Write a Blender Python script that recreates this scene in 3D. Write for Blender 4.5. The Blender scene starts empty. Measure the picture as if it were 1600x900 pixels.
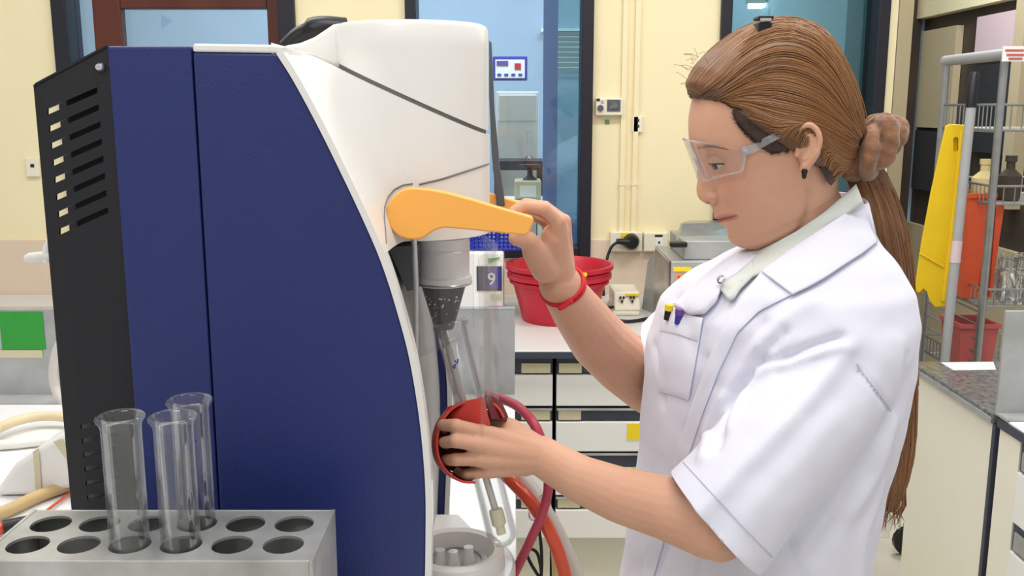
import bpy, bmesh, math, random
import numpy as np
from mathutils import Vector, Matrix, noise
from mathutils.bvhtree import BVHTree

random.seed(7)
rng = np.random.default_rng(7)
SC = bpy.context.scene
COL = SC.collection
R = math.radians

# ------------------------------------------------------------------ camera
PITCH = R(10.6); FPX = 1500.0; CAMZ = 1.5
cam_d = bpy.data.cameras.new('camera'); cam_d.sensor_width = 36; cam_d.lens = 36 * FPX / 1600
cam_d.clip_start = 0.02
cam = bpy.data.objects.new('camera', cam_d); COL.objects.link(cam)
cam.location = (0, 0, CAMZ); cam.rotation_euler = (R(90) - PITCH, 0, 0)
SC.camera = cam
# ------------------------------------------------------------------ world, lights, exposure
w = bpy.data.worlds.new('World'); SC.world = w; w.use_nodes = True
bg = w.node_tree.nodes['Background']; bg.inputs[0].default_value = (1.0, 0.975, 0.94, 1); bg.inputs[1].default_value = 0.5
def area(name, loc, size, power, col=(1, .97, .92), rot=(0, 0, 0)):
    d = bpy.data.lights.new(name, 'AREA'); d.shape = 'RECTANGLE'; d.size, d.size_y = size
    d.energy = power; d.color = col
    o = bpy.data.objects.new(name, d); COL.objects.link(o); o.location = loc; o.rotation_euler = rot
    return o
area('ceiling_lamp_or_fill', (0.3, 0.7, 2.75), (1.2, .35), 13)
area('ceiling_lamp_or_fill', (0.9, 1.9, 2.75), (1.2, .35), 19)
area('ceiling_lamp_or_fill', (-0.9, 1.9, 2.75), (1.2, .35), 15)
area('ceiling_lamp_or_fill', (-0.7, -0.5, 2.75), (1.2, .35), 16)
area('ceiling_lamp_or_fill', (0.4, 4.5, 2.75), (2.0, .5), 30, (.85, .94, 1))  # added fill for the room behind the glass, no fitting seen
area('ceiling_lamp_or_fill', (0.85, 4.3, 2.75), (.5, 1.2), 3, (.85, .94, 1))  # added fill to brighten what the third window shows
area('ceiling_lamp_or_fill', (-1.2, 4.5, 2.75), (1.2, .5), 22, (.85, .94, 1))  # added fill for the far end of the room behind the glass
area('ceiling_lamp_or_fill', (1.75, 3.9, 2.75), (.5, 1.2), 24)  # added fill to brighten the far aisle, no fitting seen
SC.view_settings.view_transform = 'Standard'; SC.view_settings.look = 'None'
SC.view_settings.exposure = 0.22; SC.view_settings.gamma = 1.0
SC.view_settings.use_curve_mapping = False

# ------------------------------------------------------------------ pixel rays (1600x900 frame) used for measuring
CT, ST = math.cos(PITCH), math.sin(PITCH)
def ray(px, py):
    dx = (px - 800) / FPX; dy = (450 - py) / FPX
    return Vector((dx, CT + dy * ST, -ST + dy * CT))
def P(px, py, Y):
    d = ray(px, py); t = Y / d.y
    return Vector((d.x * t, Y, CAMZ + d.z * t))
def PZ(px, py, Z):
    d = ray(px, py); t = (Z - CAMZ) / d.z
    return Vector((d.x * t, d.y * t, Z))
def PX(px, py, X):
    d = ray(px, py); t = X / d.x
    return Vector((X, d.y * t, CAMZ + d.z * t))

# ------------------------------------------------------------------ materials
def lin(c):
    return tuple(((x / 255) / 12.92 if x / 255 <= .04045 else ((x / 255 + .055) / 1.055) ** 2.4) for x in c)
MATS = {}
def mat(name, rgb, rough=.5, metal=0, trans=0, ior=1.45, var=0.0, vscale=6, bump=0.0, bscale=60, spec=.5, coat=0, rgb2=None, emit=0,
        stretch=(1, 1, 1), sheen=0, sss=0, alpha=1):
    m = bpy.data.materials.new(name); m.use_nodes = True
    nt = m.node_tree; b = nt.nodes['Principled BSDF']
    c = (*lin(rgb), 1)
    b.inputs['Base Color'].default_value = c
    b.inputs['Roughness'].default_value = rough; b.inputs['Metallic'].default_value = metal
    b.inputs['Transmission Weight'].default_value = trans; b.inputs['IOR'].default_value = ior
    b.inputs['Specular IOR Level'].default_value = spec; b.inputs['Coat Weight'].default_value = coat
    b.inputs['Sheen Weight'].default_value = sheen; b.inputs['Alpha'].default_value = alpha
    if sss:
        b.inputs['Subsurface Weight'].default_value = sss
        b.inputs['Subsurface Radius'].default_value = (.012, .004, .002); b.inputs['Subsurface Scale'].default_value = 1
    if emit:
        b.inputs['Emission Color'].default_value = c; b.inputs['Emission Strength'].default_value = emit
    if var or rgb2 or bump:
        tc = nt.nodes.new('ShaderNodeTexCoord'); mp = nt.nodes.new('ShaderNodeMapping')
        mp.inputs['Scale'].default_value = stretch
        nt.links.new(tc.outputs['Object'], mp.inputs['Vector'])
    if var or rgb2:
        n = nt.nodes.new('ShaderNodeTexNoise'); n.inputs['Scale'].default_value = vscale; n.inputs['Detail'].default_value = 6
        nt.links.new(mp.outputs[0], n.inputs['Vector'])
        r = nt.nodes.new('ShaderNodeValToRGB')
        c2 = lin(rgb2) if rgb2 else tuple(x * (1 - var) for x in lin(rgb))
        r.color_ramp.elements[0].position = .32; r.color_ramp.elements[1].position = .68
        r.color_ramp.elements[0].color = (*c2, 1); r.color_ramp.elements[1].color = c
        nt.links.new(n.outputs['Fac'], r.inputs[0]); nt.links.new(r.outputs[0], b.inputs['Base Color'])
    if bump:
        n2 = nt.nodes.new('ShaderNodeTexNoise'); n2.inputs['Scale'].default_value = bscale; n2.inputs['Detail'].default_value = 4
        nt.links.new(mp.outputs[0], n2.inputs['Vector'])
        bp = nt.nodes.new('ShaderNodeBump'); bp.inputs['Strength'].default_value = bump; bp.inputs['Distance'].default_value = .004
        nt.links.new(n2.outputs['Fac'], bp.inputs['Height']); nt.links.new(bp.outputs[0], b.inputs['Normal'])
    MATS[name] = m
    return m
def clearmat(name, tint, gloss=.12, rough=.03, milky=0.0, fres=.55):
    """thin clear sheet: mostly transparent with a fresnel gloss and a trace of milky diffuse"""
    m = bpy.data.materials.new(name); m.use_nodes = True
    nt = m.node_tree; nt.nodes.clear(); N = nt.nodes.new; L = nt.links.new
    out = N('ShaderNodeOutputMaterial'); tr = N('ShaderNodeBsdfTransparent'); gl = N('ShaderNodeBsdfGlossy'); df = N('ShaderNodeBsdfDiffuse')
    tr.inputs[0].default_value = (*[x for x in lin(tint)], 1); gl.inputs['Roughness'].default_value = rough
    df.inputs[0].default_value = (.8, .8, .8, 1)
    lw = N('ShaderNodeLayerWeight'); lw.inputs[0].default_value = .35
    mul = N('ShaderNodeMath'); mul.operation = 'MULTIPLY_ADD'; mul.inputs[1].default_value = fres; mul.inputs[2].default_value = gloss * .35
    L(lw.outputs['Fresnel'], mul.inputs[0])
    m1 = N('ShaderNodeMixShader'); m2 = N('ShaderNodeMixShader'); m2.inputs[0].default_value = milky
    L(mul.outputs[0], m1.inputs[0]); L(tr.outputs[0], m1.inputs[1]); L(gl.outputs[0], m1.inputs[2])
    L(m1.outputs[0], m2.inputs[1]); L(df.outputs[0], m2.inputs[2]); L(m2.outputs[0], out.inputs[0])
    MATS[name] = m
    return m
mat('wall_cream', (243, 231, 190), .75, var=.05, vscale=3, bump=.08, bscale=90)
mat('wall_dado', (226, 207, 184), .7, var=.06, vscale=4)
mat('floor_cream', (226, 222, 208), .45, var=.08, vscale=5)
mat('frame_black', (28, 27, 38), .45)
mat('frame_wood', (92, 44, 30), .4, rgb2=(70, 32, 22), vscale=9, stretch=(1, 1, .15))
mat('room_blue', (172, 194, 212), .8, var=.1, vscale=2)
mat('room_blue_dark', (110, 140, 180), .8)
clearmat('window_glass', (240, 246, 252), .08)
clearmat('window_glass_teal', (200, 222, 222), .10)
clearmat('partition_glass', (178, 170, 150), .15)
mat('blue', (35, 47, 106), .42, var=.06, vscale=30, bump=.15, bscale=420)
mat('blue_edge', (32, 42, 100), .4)
mat('black_metal', (24, 24, 30), .45, bump=.1, bscale=400)
mat('black_plastic', (22, 22, 26), .4)
mat('white_plastic', (229, 228, 225), .32, coat=.2)
mat('white_bench', (236, 236, 238), .35, var=.03, vscale=4)
mat('grey_panel', (168, 170, 172), .4, var=.08, vscale=20)
mat('grey_dark', (88, 92, 98), .4)
mat('groove', (120, 118, 116), .7)
mat('orange', (252, 180, 84), .38, coat=.15)
mat('steel', (196, 197, 196), .32, metal=.85, var=.25, vscale=14, bump=.05)
mat('steel_dull', (188, 190, 190), .42, metal=.35, var=.18, vscale=10, rgb2=(160, 162, 160))
mat('alu', (200, 201, 199), .4, metal=.55, rgb2=(164, 165, 160), vscale=18, bump=.08, bscale=70)
mat('chrome', (225, 226, 228), .12, metal=1)
mat('rubber_dark', (40, 37, 41), .45, rgb2=(26, 24, 28), vscale=40)
mat('ptfe', (238, 239, 240), .35)
mat('glass', (250, 252, 252), .0, trans=1, ior=1.45)
clearmat('clear_plastic', (252, 252, 252), .05, .05, .03, .12)
clearmat('clear_lens', (253, 253, 254), .08, .04, .02, .18)
mat('clear_frame', (236, 238, 244), .08, trans=.75, ior=1.3)
clearmat('tube_glass', (253, 254, 254), .06, .02, .012, .42)
mat('ink_blue', (52, 56, 150), .5)
mat('red_silicone', (208, 66, 56), .5, var=.1, vscale=30)
mat('red_silicone_shaded', (96, 26, 34), .6)  # darker copy of the red for the shadowed inside of the curl
mat('hose_pink', (178, 62, 82), .4)
mat('hose_red', (206, 74, 44), .3, coat=.4)
mat('hose_clear', (232, 226, 220), .2, trans=.35, ior=1.3)
mat('hose_cream', (226, 208, 172), .45)
mat('hose_white', (232, 230, 224), .4)
mat('tan_hose', (206, 178, 128), .5)
mat('fitting_cream', (222, 212, 180), .4)
mat('red_bucket', (196, 32, 52), .38, var=.08, vscale=9)
mat('yellow_paint', (246, 216, 40), .5)
mat('yellow_sign', (236, 198, 30), .42, var=.1, vscale=12)
mat('paper_white', (240, 240, 236), .7)
mat('sticker_orange', (240, 150, 84), .6)
mat('sticker_green', (48, 158, 58), .6, var=.12, vscale=20)
mat('label_beige', (206, 200, 168), .6)
mat('outlet', (234, 229, 208), .45)
mat('dark_slot', (30, 30, 30), .7)
mat('drawer_white', (240, 240, 238), .45, var=.02, vscale=4)
mat('grip_dark', (62, 66, 80), .45)
mat('counter_grey', (214, 214, 212), .3, var=.04, vscale=8)
mat('granite', (120, 122, 122), .22, rgb2=(70, 72, 74), vscale=70)
mat('cream_panel', (240, 237, 222), .45, var=.02, vscale=3)
mat('basket_blue', (40, 52, 170), .45)
mat('basket_pink', (190, 96, 92), .5)
mat('bin_orange', (226, 92, 52), .45, var=.1, vscale=20)
mat('cart_metal', (168, 170, 170), .3, metal=.7, var=.15, vscale=30)
mat('brown_dark', (78, 66, 56), .5, rgb2=(58, 50, 44), vscale=4)
mat('beige_trim', (192, 176, 144), .6)
mat('dark_interior', (44, 46, 50), .7)
mat('reflection_glow', (255, 255, 255), .5, emit=3)  # glow of the strips that stand in for lamp reflections
mat('fabric_dark', (40, 42, 52), .85)
mat('coat', (226, 227, 242), .85, bump=.06, bscale=900, sheen=.15)
mat('blouse', (210, 216, 211), .85, bump=.08, bscale=900)
mat('scrunchie', (150, 108, 78), .9, rgb2=(112, 76, 52), vscale=50, bump=.3, bscale=300, sheen=.4)
mat('shoe', (30, 28, 28), .5)
mat('ear_black', (22, 20, 24), .15)
mat('bracelet', (206, 30, 44), .6, bump=.5, bscale=500)
mat('purple', (110, 70, 150), .4)
mat('groove_coat', (196, 197, 214), .9)
mat('paper_lilac', (214, 190, 196), .6)
mat('brow', (130, 92, 72), .8)

# ------------------------------------------------------------------ mesh building
def wloc(o):
    v = Vector((0, 0, 0))
    while o is not None:
        v = v + o.location; o = o.parent
    return v
def catmull(pts, n, closed=False):
    pts = [np.array(p, float) for p in pts]
    m = len(pts); segs = m if closed else m - 1
    out = []
    for k in range(n):
        t = k / (n if closed else n - 1) * segs
        i = min(int(t), segs - 1); f = t - i
        g = (lambda j: pts[j % m]) if closed else (lambda j: pts[max(0, min(m - 1, j))] if 0 <= j < m else (2 * pts[0] - pts[1] if j < 0 else 2 * pts[-1] - pts[-2]))
        p0, p1, p2, p3 = g(i - 1), g(i), g(i + 1), g(i + 2)
        out.append(.5 * ((2 * p1) + (-p0 + p2) * f + (2 * p0 - 5 * p1 + 4 * p2 - p3) * f * f + (-p0 + 3 * p1 - 3 * p2 + p3) * f ** 3))
    return out
class MB:
    def __init__(s): s.v = []; s.f = []; s.uv = None
    def add(s, vs, fs):
        o = len(s.v); s.v += [tuple(map(float, p)) for p in vs]; s.f += [tuple(i + o for i in f) for f in fs]; return s
    def box(s, lo, hi):
        (a, b, c), (d, e, f) = [min(x, y) for x, y in zip(lo, hi)], [max(x, y) for x, y in zip(lo, hi)]
        return s.add([(a, b, c), (d, b, c), (d, e, c), (a, e, c), (a, b, f), (d, b, f), (d, e, f), (a, e, f)],
                     [(0, 3, 2, 1), (4, 5, 6, 7), (0, 1, 5, 4), (1, 2, 6, 5), (2, 3, 7, 6), (3, 0, 4, 7)])
    def prism(s, pts, off):
        """closed outline (3D points) swept by vector off"""
        n = len(pts); off = Vector(off); a = [Vector(p) for p in pts]; b = [p + off for p in a]
        return s.add(a + b, [tuple(range(n))[::-1], tuple(range(n, 2 * n))] + [(i, (i + 1) % n, n + (i + 1) % n, n + i) for i in range(n)])
    def loft(s, rings, cap=True, closed=True):
        n = len(rings[0]); o = len(s.v)
        vs = [p for r in rings for p in r]; fs = []
        for i in range(len(rings) - 1):
            for j in range(n if closed else n - 1):
                fs.append((i * n + j, i * n + (j + 1) % n, (i + 1) * n + (j + 1) % n, (i + 1) * n + j))
        if cap:
            fs.append(tuple(range(n))[::-1]); fs.append(tuple(range((len(rings) - 1) * n, len(rings) * n)))
        return s.add(vs, fs)
    def frames(s, pts):
        pts = [Vector(p) for p in pts]; out = []; up = None
        for i, p in enumerate(pts):
            t = (pts[min(i + 1, len(pts) - 1)] - pts[max(i - 1, 0)]).normalized()
            if up is None:
                a = Vector((0, 0, 1)) if abs(t.z) < .9 else Vector((1, 0, 0))
                up = (a - t * a.dot(t)).normalized()
            else:
                up = (up - t * up.dot(t)).normalized()
            out.append((p, t, up, t.cross(up)))
        return out
    def tube(s, pts, r, n=8, cap=True, flat=1.0):
        rings = []
        fr = s.frames(pts)
        for i, (p, t, u, b) in enumerate(fr):
            rr = r[i] if hasattr(r, '__len__') else r
            rings.append([p + u * (rr * math.cos(2 * math.pi * k / n)) + b * (rr * flat * math.sin(2 * math.pi * k / n)) for k in range(n)])
        return s.loft(rings, cap)
    def lathe(s, base, prof, n=24, axis=(0, 0, 1), cap=False):
        """prof: list of (radius, height along axis)"""
        ax = Vector(axis).normalized(); a = Vector((1, 0, 0)) if abs(ax.x) < .9 else Vector((0, 1, 0))
        u = (a - ax * a.dot(ax)).normalized(); b = ax.cross(u); base = Vector(base)
        rings = [[base + ax * h + (u * math.cos(2 * math.pi * k / n) + b * math.sin(2 * math.pi * k / n)) * max(r, 1e-5) for k in range(n)] for r, h in prof]
        return s.loft(rings, cap)
    def sphere(s, c, r, n=14, m=10, sc=(1, 1, 1)):
        c = Vector(c); rings = []
        for i in range(1, m):
            th = math.pi * i / m
            rings.append([c + Vector((r * sc[0] * math.sin(th) * math.cos(2 * math.pi * k / n), r * sc[1] * math.sin(th) * math.sin(2 * math.pi * k / n), -r * sc[2] * math.cos(th))) for k in range(n)])
        return s.loft(rings, True)
    def chain(s, pts, rs, n=12):
        pts = [Vector(p) for p in pts]
        for p, r in zip(pts, rs): s.sphere(p, r, n, 8)
        for i in range(len(pts) - 1):
            d = pts[i + 1] - pts[i]; L = d.length
            if L < 1e-5: continue
            s.lathe(pts[i], [(rs[i], 0), (rs[i + 1], L)], n, d, True)
        return s
    def grid(s, rows, flip=False):
        n = len(rows[0]); fs = []
        for i in range(len(rows) - 1):
            for j in range(n - 1):
                q = (i * n + j, i * n + j + 1, (i + 1) * n + j + 1, (i + 1) * n + j)
                fs.append(q[::-1] if flip else q)
        return s.add([p for r in rows for p in r], fs)
    def build(s, name, m, parent=None, smooth=None, bevel=0, thick=0, label=None, kind=None, recalc=True, offset=0):
        me = bpy.data.meshes.new(name)
        v = np.array(s.v, float)
        if parent is None:
            lo, hi = v.min(0), v.max(0); loc = Vector(((lo[0] + hi[0]) / 2, (lo[1] + hi[1]) / 2, lo[2]))
        else:
            loc = wloc(parent)
        v = v - np.array(loc)
        me.from_pydata(v.tolist(), [], s.f)
        if s.uv is not None:
            ul = me.uv_layers.new(name='UVMap')
            for lp in me.loops: ul.data[lp.index].uv = s.uv[lp.vertex_index]
        if recalc:
            b = bmesh.new(); b.from_mesh(me); bmesh.ops.recalc_face_normals(b, faces=b.faces); b.to_mesh(me); b.free()
        me.materials.append(MATS[m] if isinstance(m, str) else m)
        o = bpy.data.objects.new(name, me); COL.objects.link(o)
        if parent is None: o.location = loc
        else: o.parent = parent
        if smooth is not None:
            for p in me.polygons: p.use_smooth = True
            me.set_sharp_from_angle(angle=R(smooth))
        if thick:
            md = o.modifiers.new('solid', 'SOLIDIFY'); md.thickness = thick; md.offset = offset
        if bevel:
            md = o.modifiers.new('bevel', 'BEVEL'); md.width = bevel; md.segments = 2; md.limit_method = 'ANGLE'; md.angle_limit = R(40)
        if label: o['label'] = label
        if kind: o['kind'] = kind
        return o
def tag(o, label, cat, group=None):
    o['label'] = label; o['category'] = cat
    if group: o['group'] = group
    return o
def thing(name, loc, label, cat, group=None):
    o = bpy.data.objects.new(name, None); COL.objects.link(o); o.location = loc; o.empty_display_size = .05
    return tag(o, label, cat, group)
def box(name, lo, hi, m, parent=None, bevel=0, **k):
    return MB().box(lo, hi).build(name, m, parent, bevel=bevel, **k)
def struct(o): o['kind'] = 'structure'; return o
def copy_tree(o, parent=None):
    c = o.copy(); COL.objects.link(c); c.parent = parent
    for ch in list(o.children): copy_tree(ch, c)
    return c
def sheet(outer, holes, nudge):
    """flat sheet from an outer outline and holes (3D points in one plane); returns an MB with thickness vector nudge"""
    b = bmesh.new(); es = []
    for loop in [outer] + holes:
        vs = [b.verts.new(p) for p in loop]
        es += [b.edges.new((vs[i], vs[(i + 1) % len(vs)])) for i in range(len(vs))]
    bmesh.ops.triangle_fill(b, edges=es, use_beauty=True)
    r = bmesh.ops.extrude_face_region(b, geom=b.faces[:])
    bmesh.ops.translate(b, verts=[g for g in r['geom'] if isinstance(g, bmesh.types.BMVert)], vec=nudge)
    mb = MB(); b.verts.index_update()
    mb.add([v.co.copy() for v in b.verts], [tuple(v.index for v in f.verts) for f in b.faces]); b.free()
    return mb
def bvh_of(o):
    dg = bpy.context.evaluated_depsgraph_get(); dg.update()
    e = o.evaluated_get(dg); me = e.to_mesh()
    L = wloc(o)
    t = BVHTree.FromPolygons([v.co + L for v in me.vertices], [tuple(p.vertices) for p in me.polygons]); e.to_mesh_clear()
    return t
def drape(bvh, px, py, off=.002, fallback=None):
    d = ray(px, py).normalized(); h = bvh.ray_cast(Vector((0, 0, CAMZ)), d)
    if h[0] is None: return P(px, py, fallback) if fallback else None
    n = h[1] if h[1].dot(d) < 0 else -h[1]
    return h[0] + n * off
def polyline(pts, n):
    """points of a polyline resampled to n by arc length"""
    pts = [np.array(p, float) for p in pts]; L = [0]
    for a, b in zip(pts, pts[1:]): L.append(L[-1] + np.linalg.norm(b - a))
    out = []
    for t in np.linspace(0, L[-1], n):
        i = min(max(np.searchsorted(L, t) - 1, 0), len(pts) - 2)
        f = (t - L[i]) / max(L[i + 1] - L[i], 1e-9); out.append(pts[i] * (1 - f) + pts[i + 1] * f)
    return out
def text_mesh(body, size, m, name, parent, origin, rightv, upv, depth=.0006):
    cu = bpy.data.curves.new('t', 'FONT'); cu.body = body; cu.size = size; cu.extrude = depth
    cu.align_x = 'CENTER'; cu.align_y = 'CENTER'
    o = bpy.data.objects.new('t', cu); COL.objects.link(o)
    dg = bpy.context.evaluated_depsgraph_get(); me = bpy.data.meshes.new_from_object(o.evaluated_get(dg))
    bpy.data.objects.remove(o)
    rv, uv = Vector(rightv).normalized(), Vector(upv).normalized(); nv = rv.cross(uv); L = wloc(parent)
    for v in me.vertices: v.co = Vector(origin) - L + rv * v.co.x + uv * v.co.y + nv * v.co.z
    me.materials.clear(); me.materials.append(MATS[m]); me.name = name
    q = bpy.data.objects.new(name, me); COL.objects.link(q); q.parent = parent
    return q
# ================================================================== SETTING
YW = 3.1
struct(box('floor', (-3.2, -1.0, -.05), (2.6, 6.2, 0), 'floor_cream'))
zs = P(800, 402, YW).z; zt = 2.35
def wx(px, py): return P(px, py, YW).x
W1 = (wx(82, 0), wx(462, 30)); W2 = (wx(633, 0), wx(928, 0)); W3 = (wx(1122, 120), wx(1390, 0)); XE = W3[1] + .03
wl = MB()
for a, b in ((-3.2, W1[0]), (W1[1], W2[0]), (W2[1], W3[0]), (W3[1], XE)): wl.box((a, YW, zs), (b, YW + .12, zt))
wl.box((-3.2, YW, 0), (XE, YW + .12, zs)); wl.box((-3.2, YW, zt), (XE, YW + .12, 2.8))
struct(wl.build('wall_back', 'wall_cream'))
zd = P(0, 375, YW).z
td = MB()
for a, b in ((-3.2, W1[0]), (W1[1], W2[0]), (W2[1], W3[0])): td.box((a, YW - .008, zs), (b, YW, zd))
td.box((-3.2, YW - .008, 0), (XE, YW, zs))
struct(td.build('trim_1', 'wall_dado'))
struct(box('wall_return', (XE - .12, YW + .12, 0), (XE, 5.6, 2.8), 'room_blue'))
struct(box('wall_far', (-3.2, 5.6, 0), (2.6, 5.72, 2.8), 'room_blue'))
wfp = struct(box('wall_far_panel', (XE, 5.57, 0), (2.3, 5.6, 2.8), 'brown_dark'))
q = P(1396, 150, 5.5); q2 = P(1418, 150, 5.5)
box('mullion', (q.x, 5.5, 0), (q2.x, 5.57, 2.3), 'beige_trim', wfp)
def window(name, X, m_pane, bw=.033, extra=None):
    f = MB()
    f.box((X[0], YW - .02, zs), (X[0] + bw, YW + .09, zt)).box((X[1] - bw * 1.1, YW - .02, zs), (X[1], YW + .09, zt))
    f.box((X[0] + bw, YW - .02, zs), (X[1] - bw * 1.1, YW + .09, zs + .035)).box((X[0] + bw, YW - .02, zt - .04), (X[1] - bw * 1.1, YW + .09, zt))
    o = struct(f.build(name, 'frame_black', bevel=.003))
    box('pane', (X[0] + bw, YW + .05, zs + .035), (X[1] - bw * 1.1, YW + .056, zt - .04), m_pane, o)
    return o
w1 = window('window_1', W1, 'window_glass', .046)
# timber casement inside the first window
fw = MB(); x0, x1 = wx(142, 20), wx(455, 20); ti = P(300, 13, YW).z
fw.box((x0, YW + .01, zs + .04), (wx(187, 30), YW + .05, zt - .05)).box((wx(416, 30), YW + .01, zs + .04), (x1, YW + .05, zt - .05))
fw.box((wx(187, 30), YW + .01, ti), (wx(416, 30), YW + .05, ti + .12)).box((wx(187, 30), YW + .01, zs + .04), (wx(416, 30), YW + .05, zs + .15))
fw.build('timber_casement', 'frame_wood', w1, bevel=.004)
ar = MB(); c = P(258, 33, YW + .04)
ar.prism([c + Vector((-.012, 0, -.022)), c + Vector((.022, 0, 0)), c + Vector((-.012, 0, .022))], (0, .002, 0)).build('arrow_reflection', 'window_glass', w1)  # reflected arrow sign, modelled as a small wedge on the pane
w2 = window('window_2', W2, 'window_glass', .034)
box('mullion', (wx(850, 100), YW + .06, zs + .035), (wx(873, 100), YW + .085, zt - .04), 'room_blue_dark', w2)
box('sliding_pane', (wx(873, 100), YW + .064, zs + .035), (W2[1] - .036, YW + .07, zt - .04), 'window_glass_teal', w2)
w3 = window('window_3', W3, 'window_glass_teal', .034)
# side wall of the far aisle: glazed bays under a cream header
XR = 2.3
wr = MB().box((XR, 3.0, 0), (XR + .1, 5.6, .85)); struct(wr.build('wall_right', 'beige_trim'))
hz = PX(1430, 32, XR).z
wrh = struct(box('wall_right_header', (XR - .03, 3.0, hz), (XR + .1, 5.6, 2.8), 'wall_cream'))
gl = struct(box('window_4', (XR + .03, 3.0, .85), (XR + .06, 5.6, hz), 'brown_dark'))
def bay(name, px0, px1, py0, py1, m, xo=.0):
    a, b = PX(px0, 100, XR).y, PX(px1, 100, XR).y
    zA = PX((px0 + px1) / 2, py0, XR).z; zB = PX((px0 + px1) / 2, py1, XR).z
    box(name, (XR - .01 - xo, b, zB), (XR + .028, a, min(zA, hz)), m, gl)
bay('mullion', 1396, 1418, 0, 330, 'beige_trim', .02)
bay('pane', 1441, 1493, 45, 200, 'beige_trim')
bay('pane', 1441, 1480, 205, 300, 'dark_interior')
bay('poster', 1524, 1586, 22, 82, 'paper_lilac')
bay('pane', 1524, 1590, 100, 240, 'dark_interior')
bay('mullion', 1590, 1606, 0, 330, 'beige_trim', .02)

# ------------------------------------------------------------------ the room behind the glass
Yr = 4.4
def rb(name, px0, py0, px1, py1, Y, dep, m, parent=None, bevel=0):
    a = P(px0, py1, Y); b = P(px1, py0, Y)
    return box(name, (a.x, Y, a.z), (b.x, Y + dep, b.z), m, parent, bevel)
# white cabinet with a grey shelf line
tb = struct(box('wall_low', (-1.6, 5.3, 0), (1.15, 5.6, .9), 'room_blue_dark'))
cb = thing('white_cabinet', P(810, 250, Yr + .2), 'white cabinet behind the middle window with a burette in front', 'cabinet')
cb.location.z = 0
a = P(776, 252, Yr); b = P(842, 143, Yr)
box('body', (a.x, Yr, 0), (b.x, Yr + .4, b.z), 'paper_white', cb, .006)
box('door', (a.x + .01, Yr - .012, a.z + .18), (b.x - .01, Yr, b.z - .015), 'white_plastic', cb, .004)
sb = thing('dark_shelf', (P(810, 260, 4.1).x, 4.2, 0), 'dark shelf crossing the middle window behind the glass', 'shelf')
rb('board', 770, 252, 850, 266, 4.1, .25, 'frame_black', sb)
a = P(772, 266, 4.1); b = P(848, 266, 4.1)
for x in (a.x, b.x - .02):
    for y in (4.11, 4.32): box('leg', (x, y, 0), (x + .02, y + .02, a.z), 'frame_black', sb)
q = P(822, 312, 3.9); tbw = thing('white_table', (q.x, 3.98, 0), 'white table under the small balance behind the window', 'table')
box('top', (q.x - .16, 3.85, q.z - .03), (q.x + .08, 4.08, q.z - .001), 'paper_white', tbw, .002)
for x in (q.x - .15, q.x + .05):
    for y in (3.86, 4.05): box('leg', (x, y, 0), (x + .02, y + .02, q.z - .03), 'paper_white', tbw)
bl = thing('laboratory_balance', P(822, 312, 3.95), 'small pale balance with dark weighing hood seen under the dark shelf', 'balance')
rb('body', 804, 283, 846, 312, 3.9, .15, 'label_beige', bl, .006); rb('display', 812, 290, 838, 308, 3.893, .006, 'paper_white', bl)
mh = MB(); c0 = P(828, 282, 3.97); mh.lathe(c0, [(.03, 0), (.028, .008), (.012, .02), (.01, .05), (.045, .055), (.045, .065), (0, .066)], 20)
mh.build('hood', 'frame_black', bl, 40)
bu = MB(); c0 = P(827, 250, 4.3); bu.lathe(c0, [(.02, 0), (.02, .01), (.009, .02), (.009, .12), (.012, .125), (.008, .125), (.008, .02), (0, .018)], 16)
tag(bu.build('glass_cylinder', 'glass', None, 40), 'slim glass cylinder standing on the dark shelf', 'cylinder')
pst = thing('wall_notice', P(798, 126, 5.0), 'framed notice with purple and red blocks behind the middle window', 'notice')
rb('frame', 770, 88, 824, 126, 5.0, .02, 'ink_blue', pst, .004); rb('sheet', 774, 93, 820, 122, 4.995, .006, 'paper_white', pst)
rb('purple_block', 776, 95, 794, 103, 4.992, .004, 'purple', pst); rb('red_block', 804, 99, 814, 109, 4.992, .004, 'red_bucket', pst)
for k in range(4): rb('mark', 777 + k * 11, 115, 783 + k * 11, 119, 4.992, .004, 'ink_blue', pst)
lv = thing('louvred_panel', P(880, 116, 5.54), 'white louvred panel hanging in the room behind the middle window', 'blind')  # louvred panel made of plain slats
for k in range(8):
    y = 50 + k * 8; s_ = MB(); a = P(848, y, 5.54); b = P(915, y, 5.54)
    s_.add([a, b, b + Vector((0, .03, -.022)), a + Vector((0, .03, -.022)), a + Vector((0, 0, .004)), b + Vector((0, 0, .004)), b + Vector((0, .03, -.018)), a + Vector((0, .03, -.018))],
           [(0, 1, 2, 3), (4, 5, 6, 7), (0, 1, 5, 4), (2, 3, 7, 6), (1, 2, 6, 5), (0, 3, 7, 4)]).build('slat', 'paper_white', lv)
rb('headrail', 846, 44, 917, 50, 5.54, .06, 'paper_white', lv)
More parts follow.
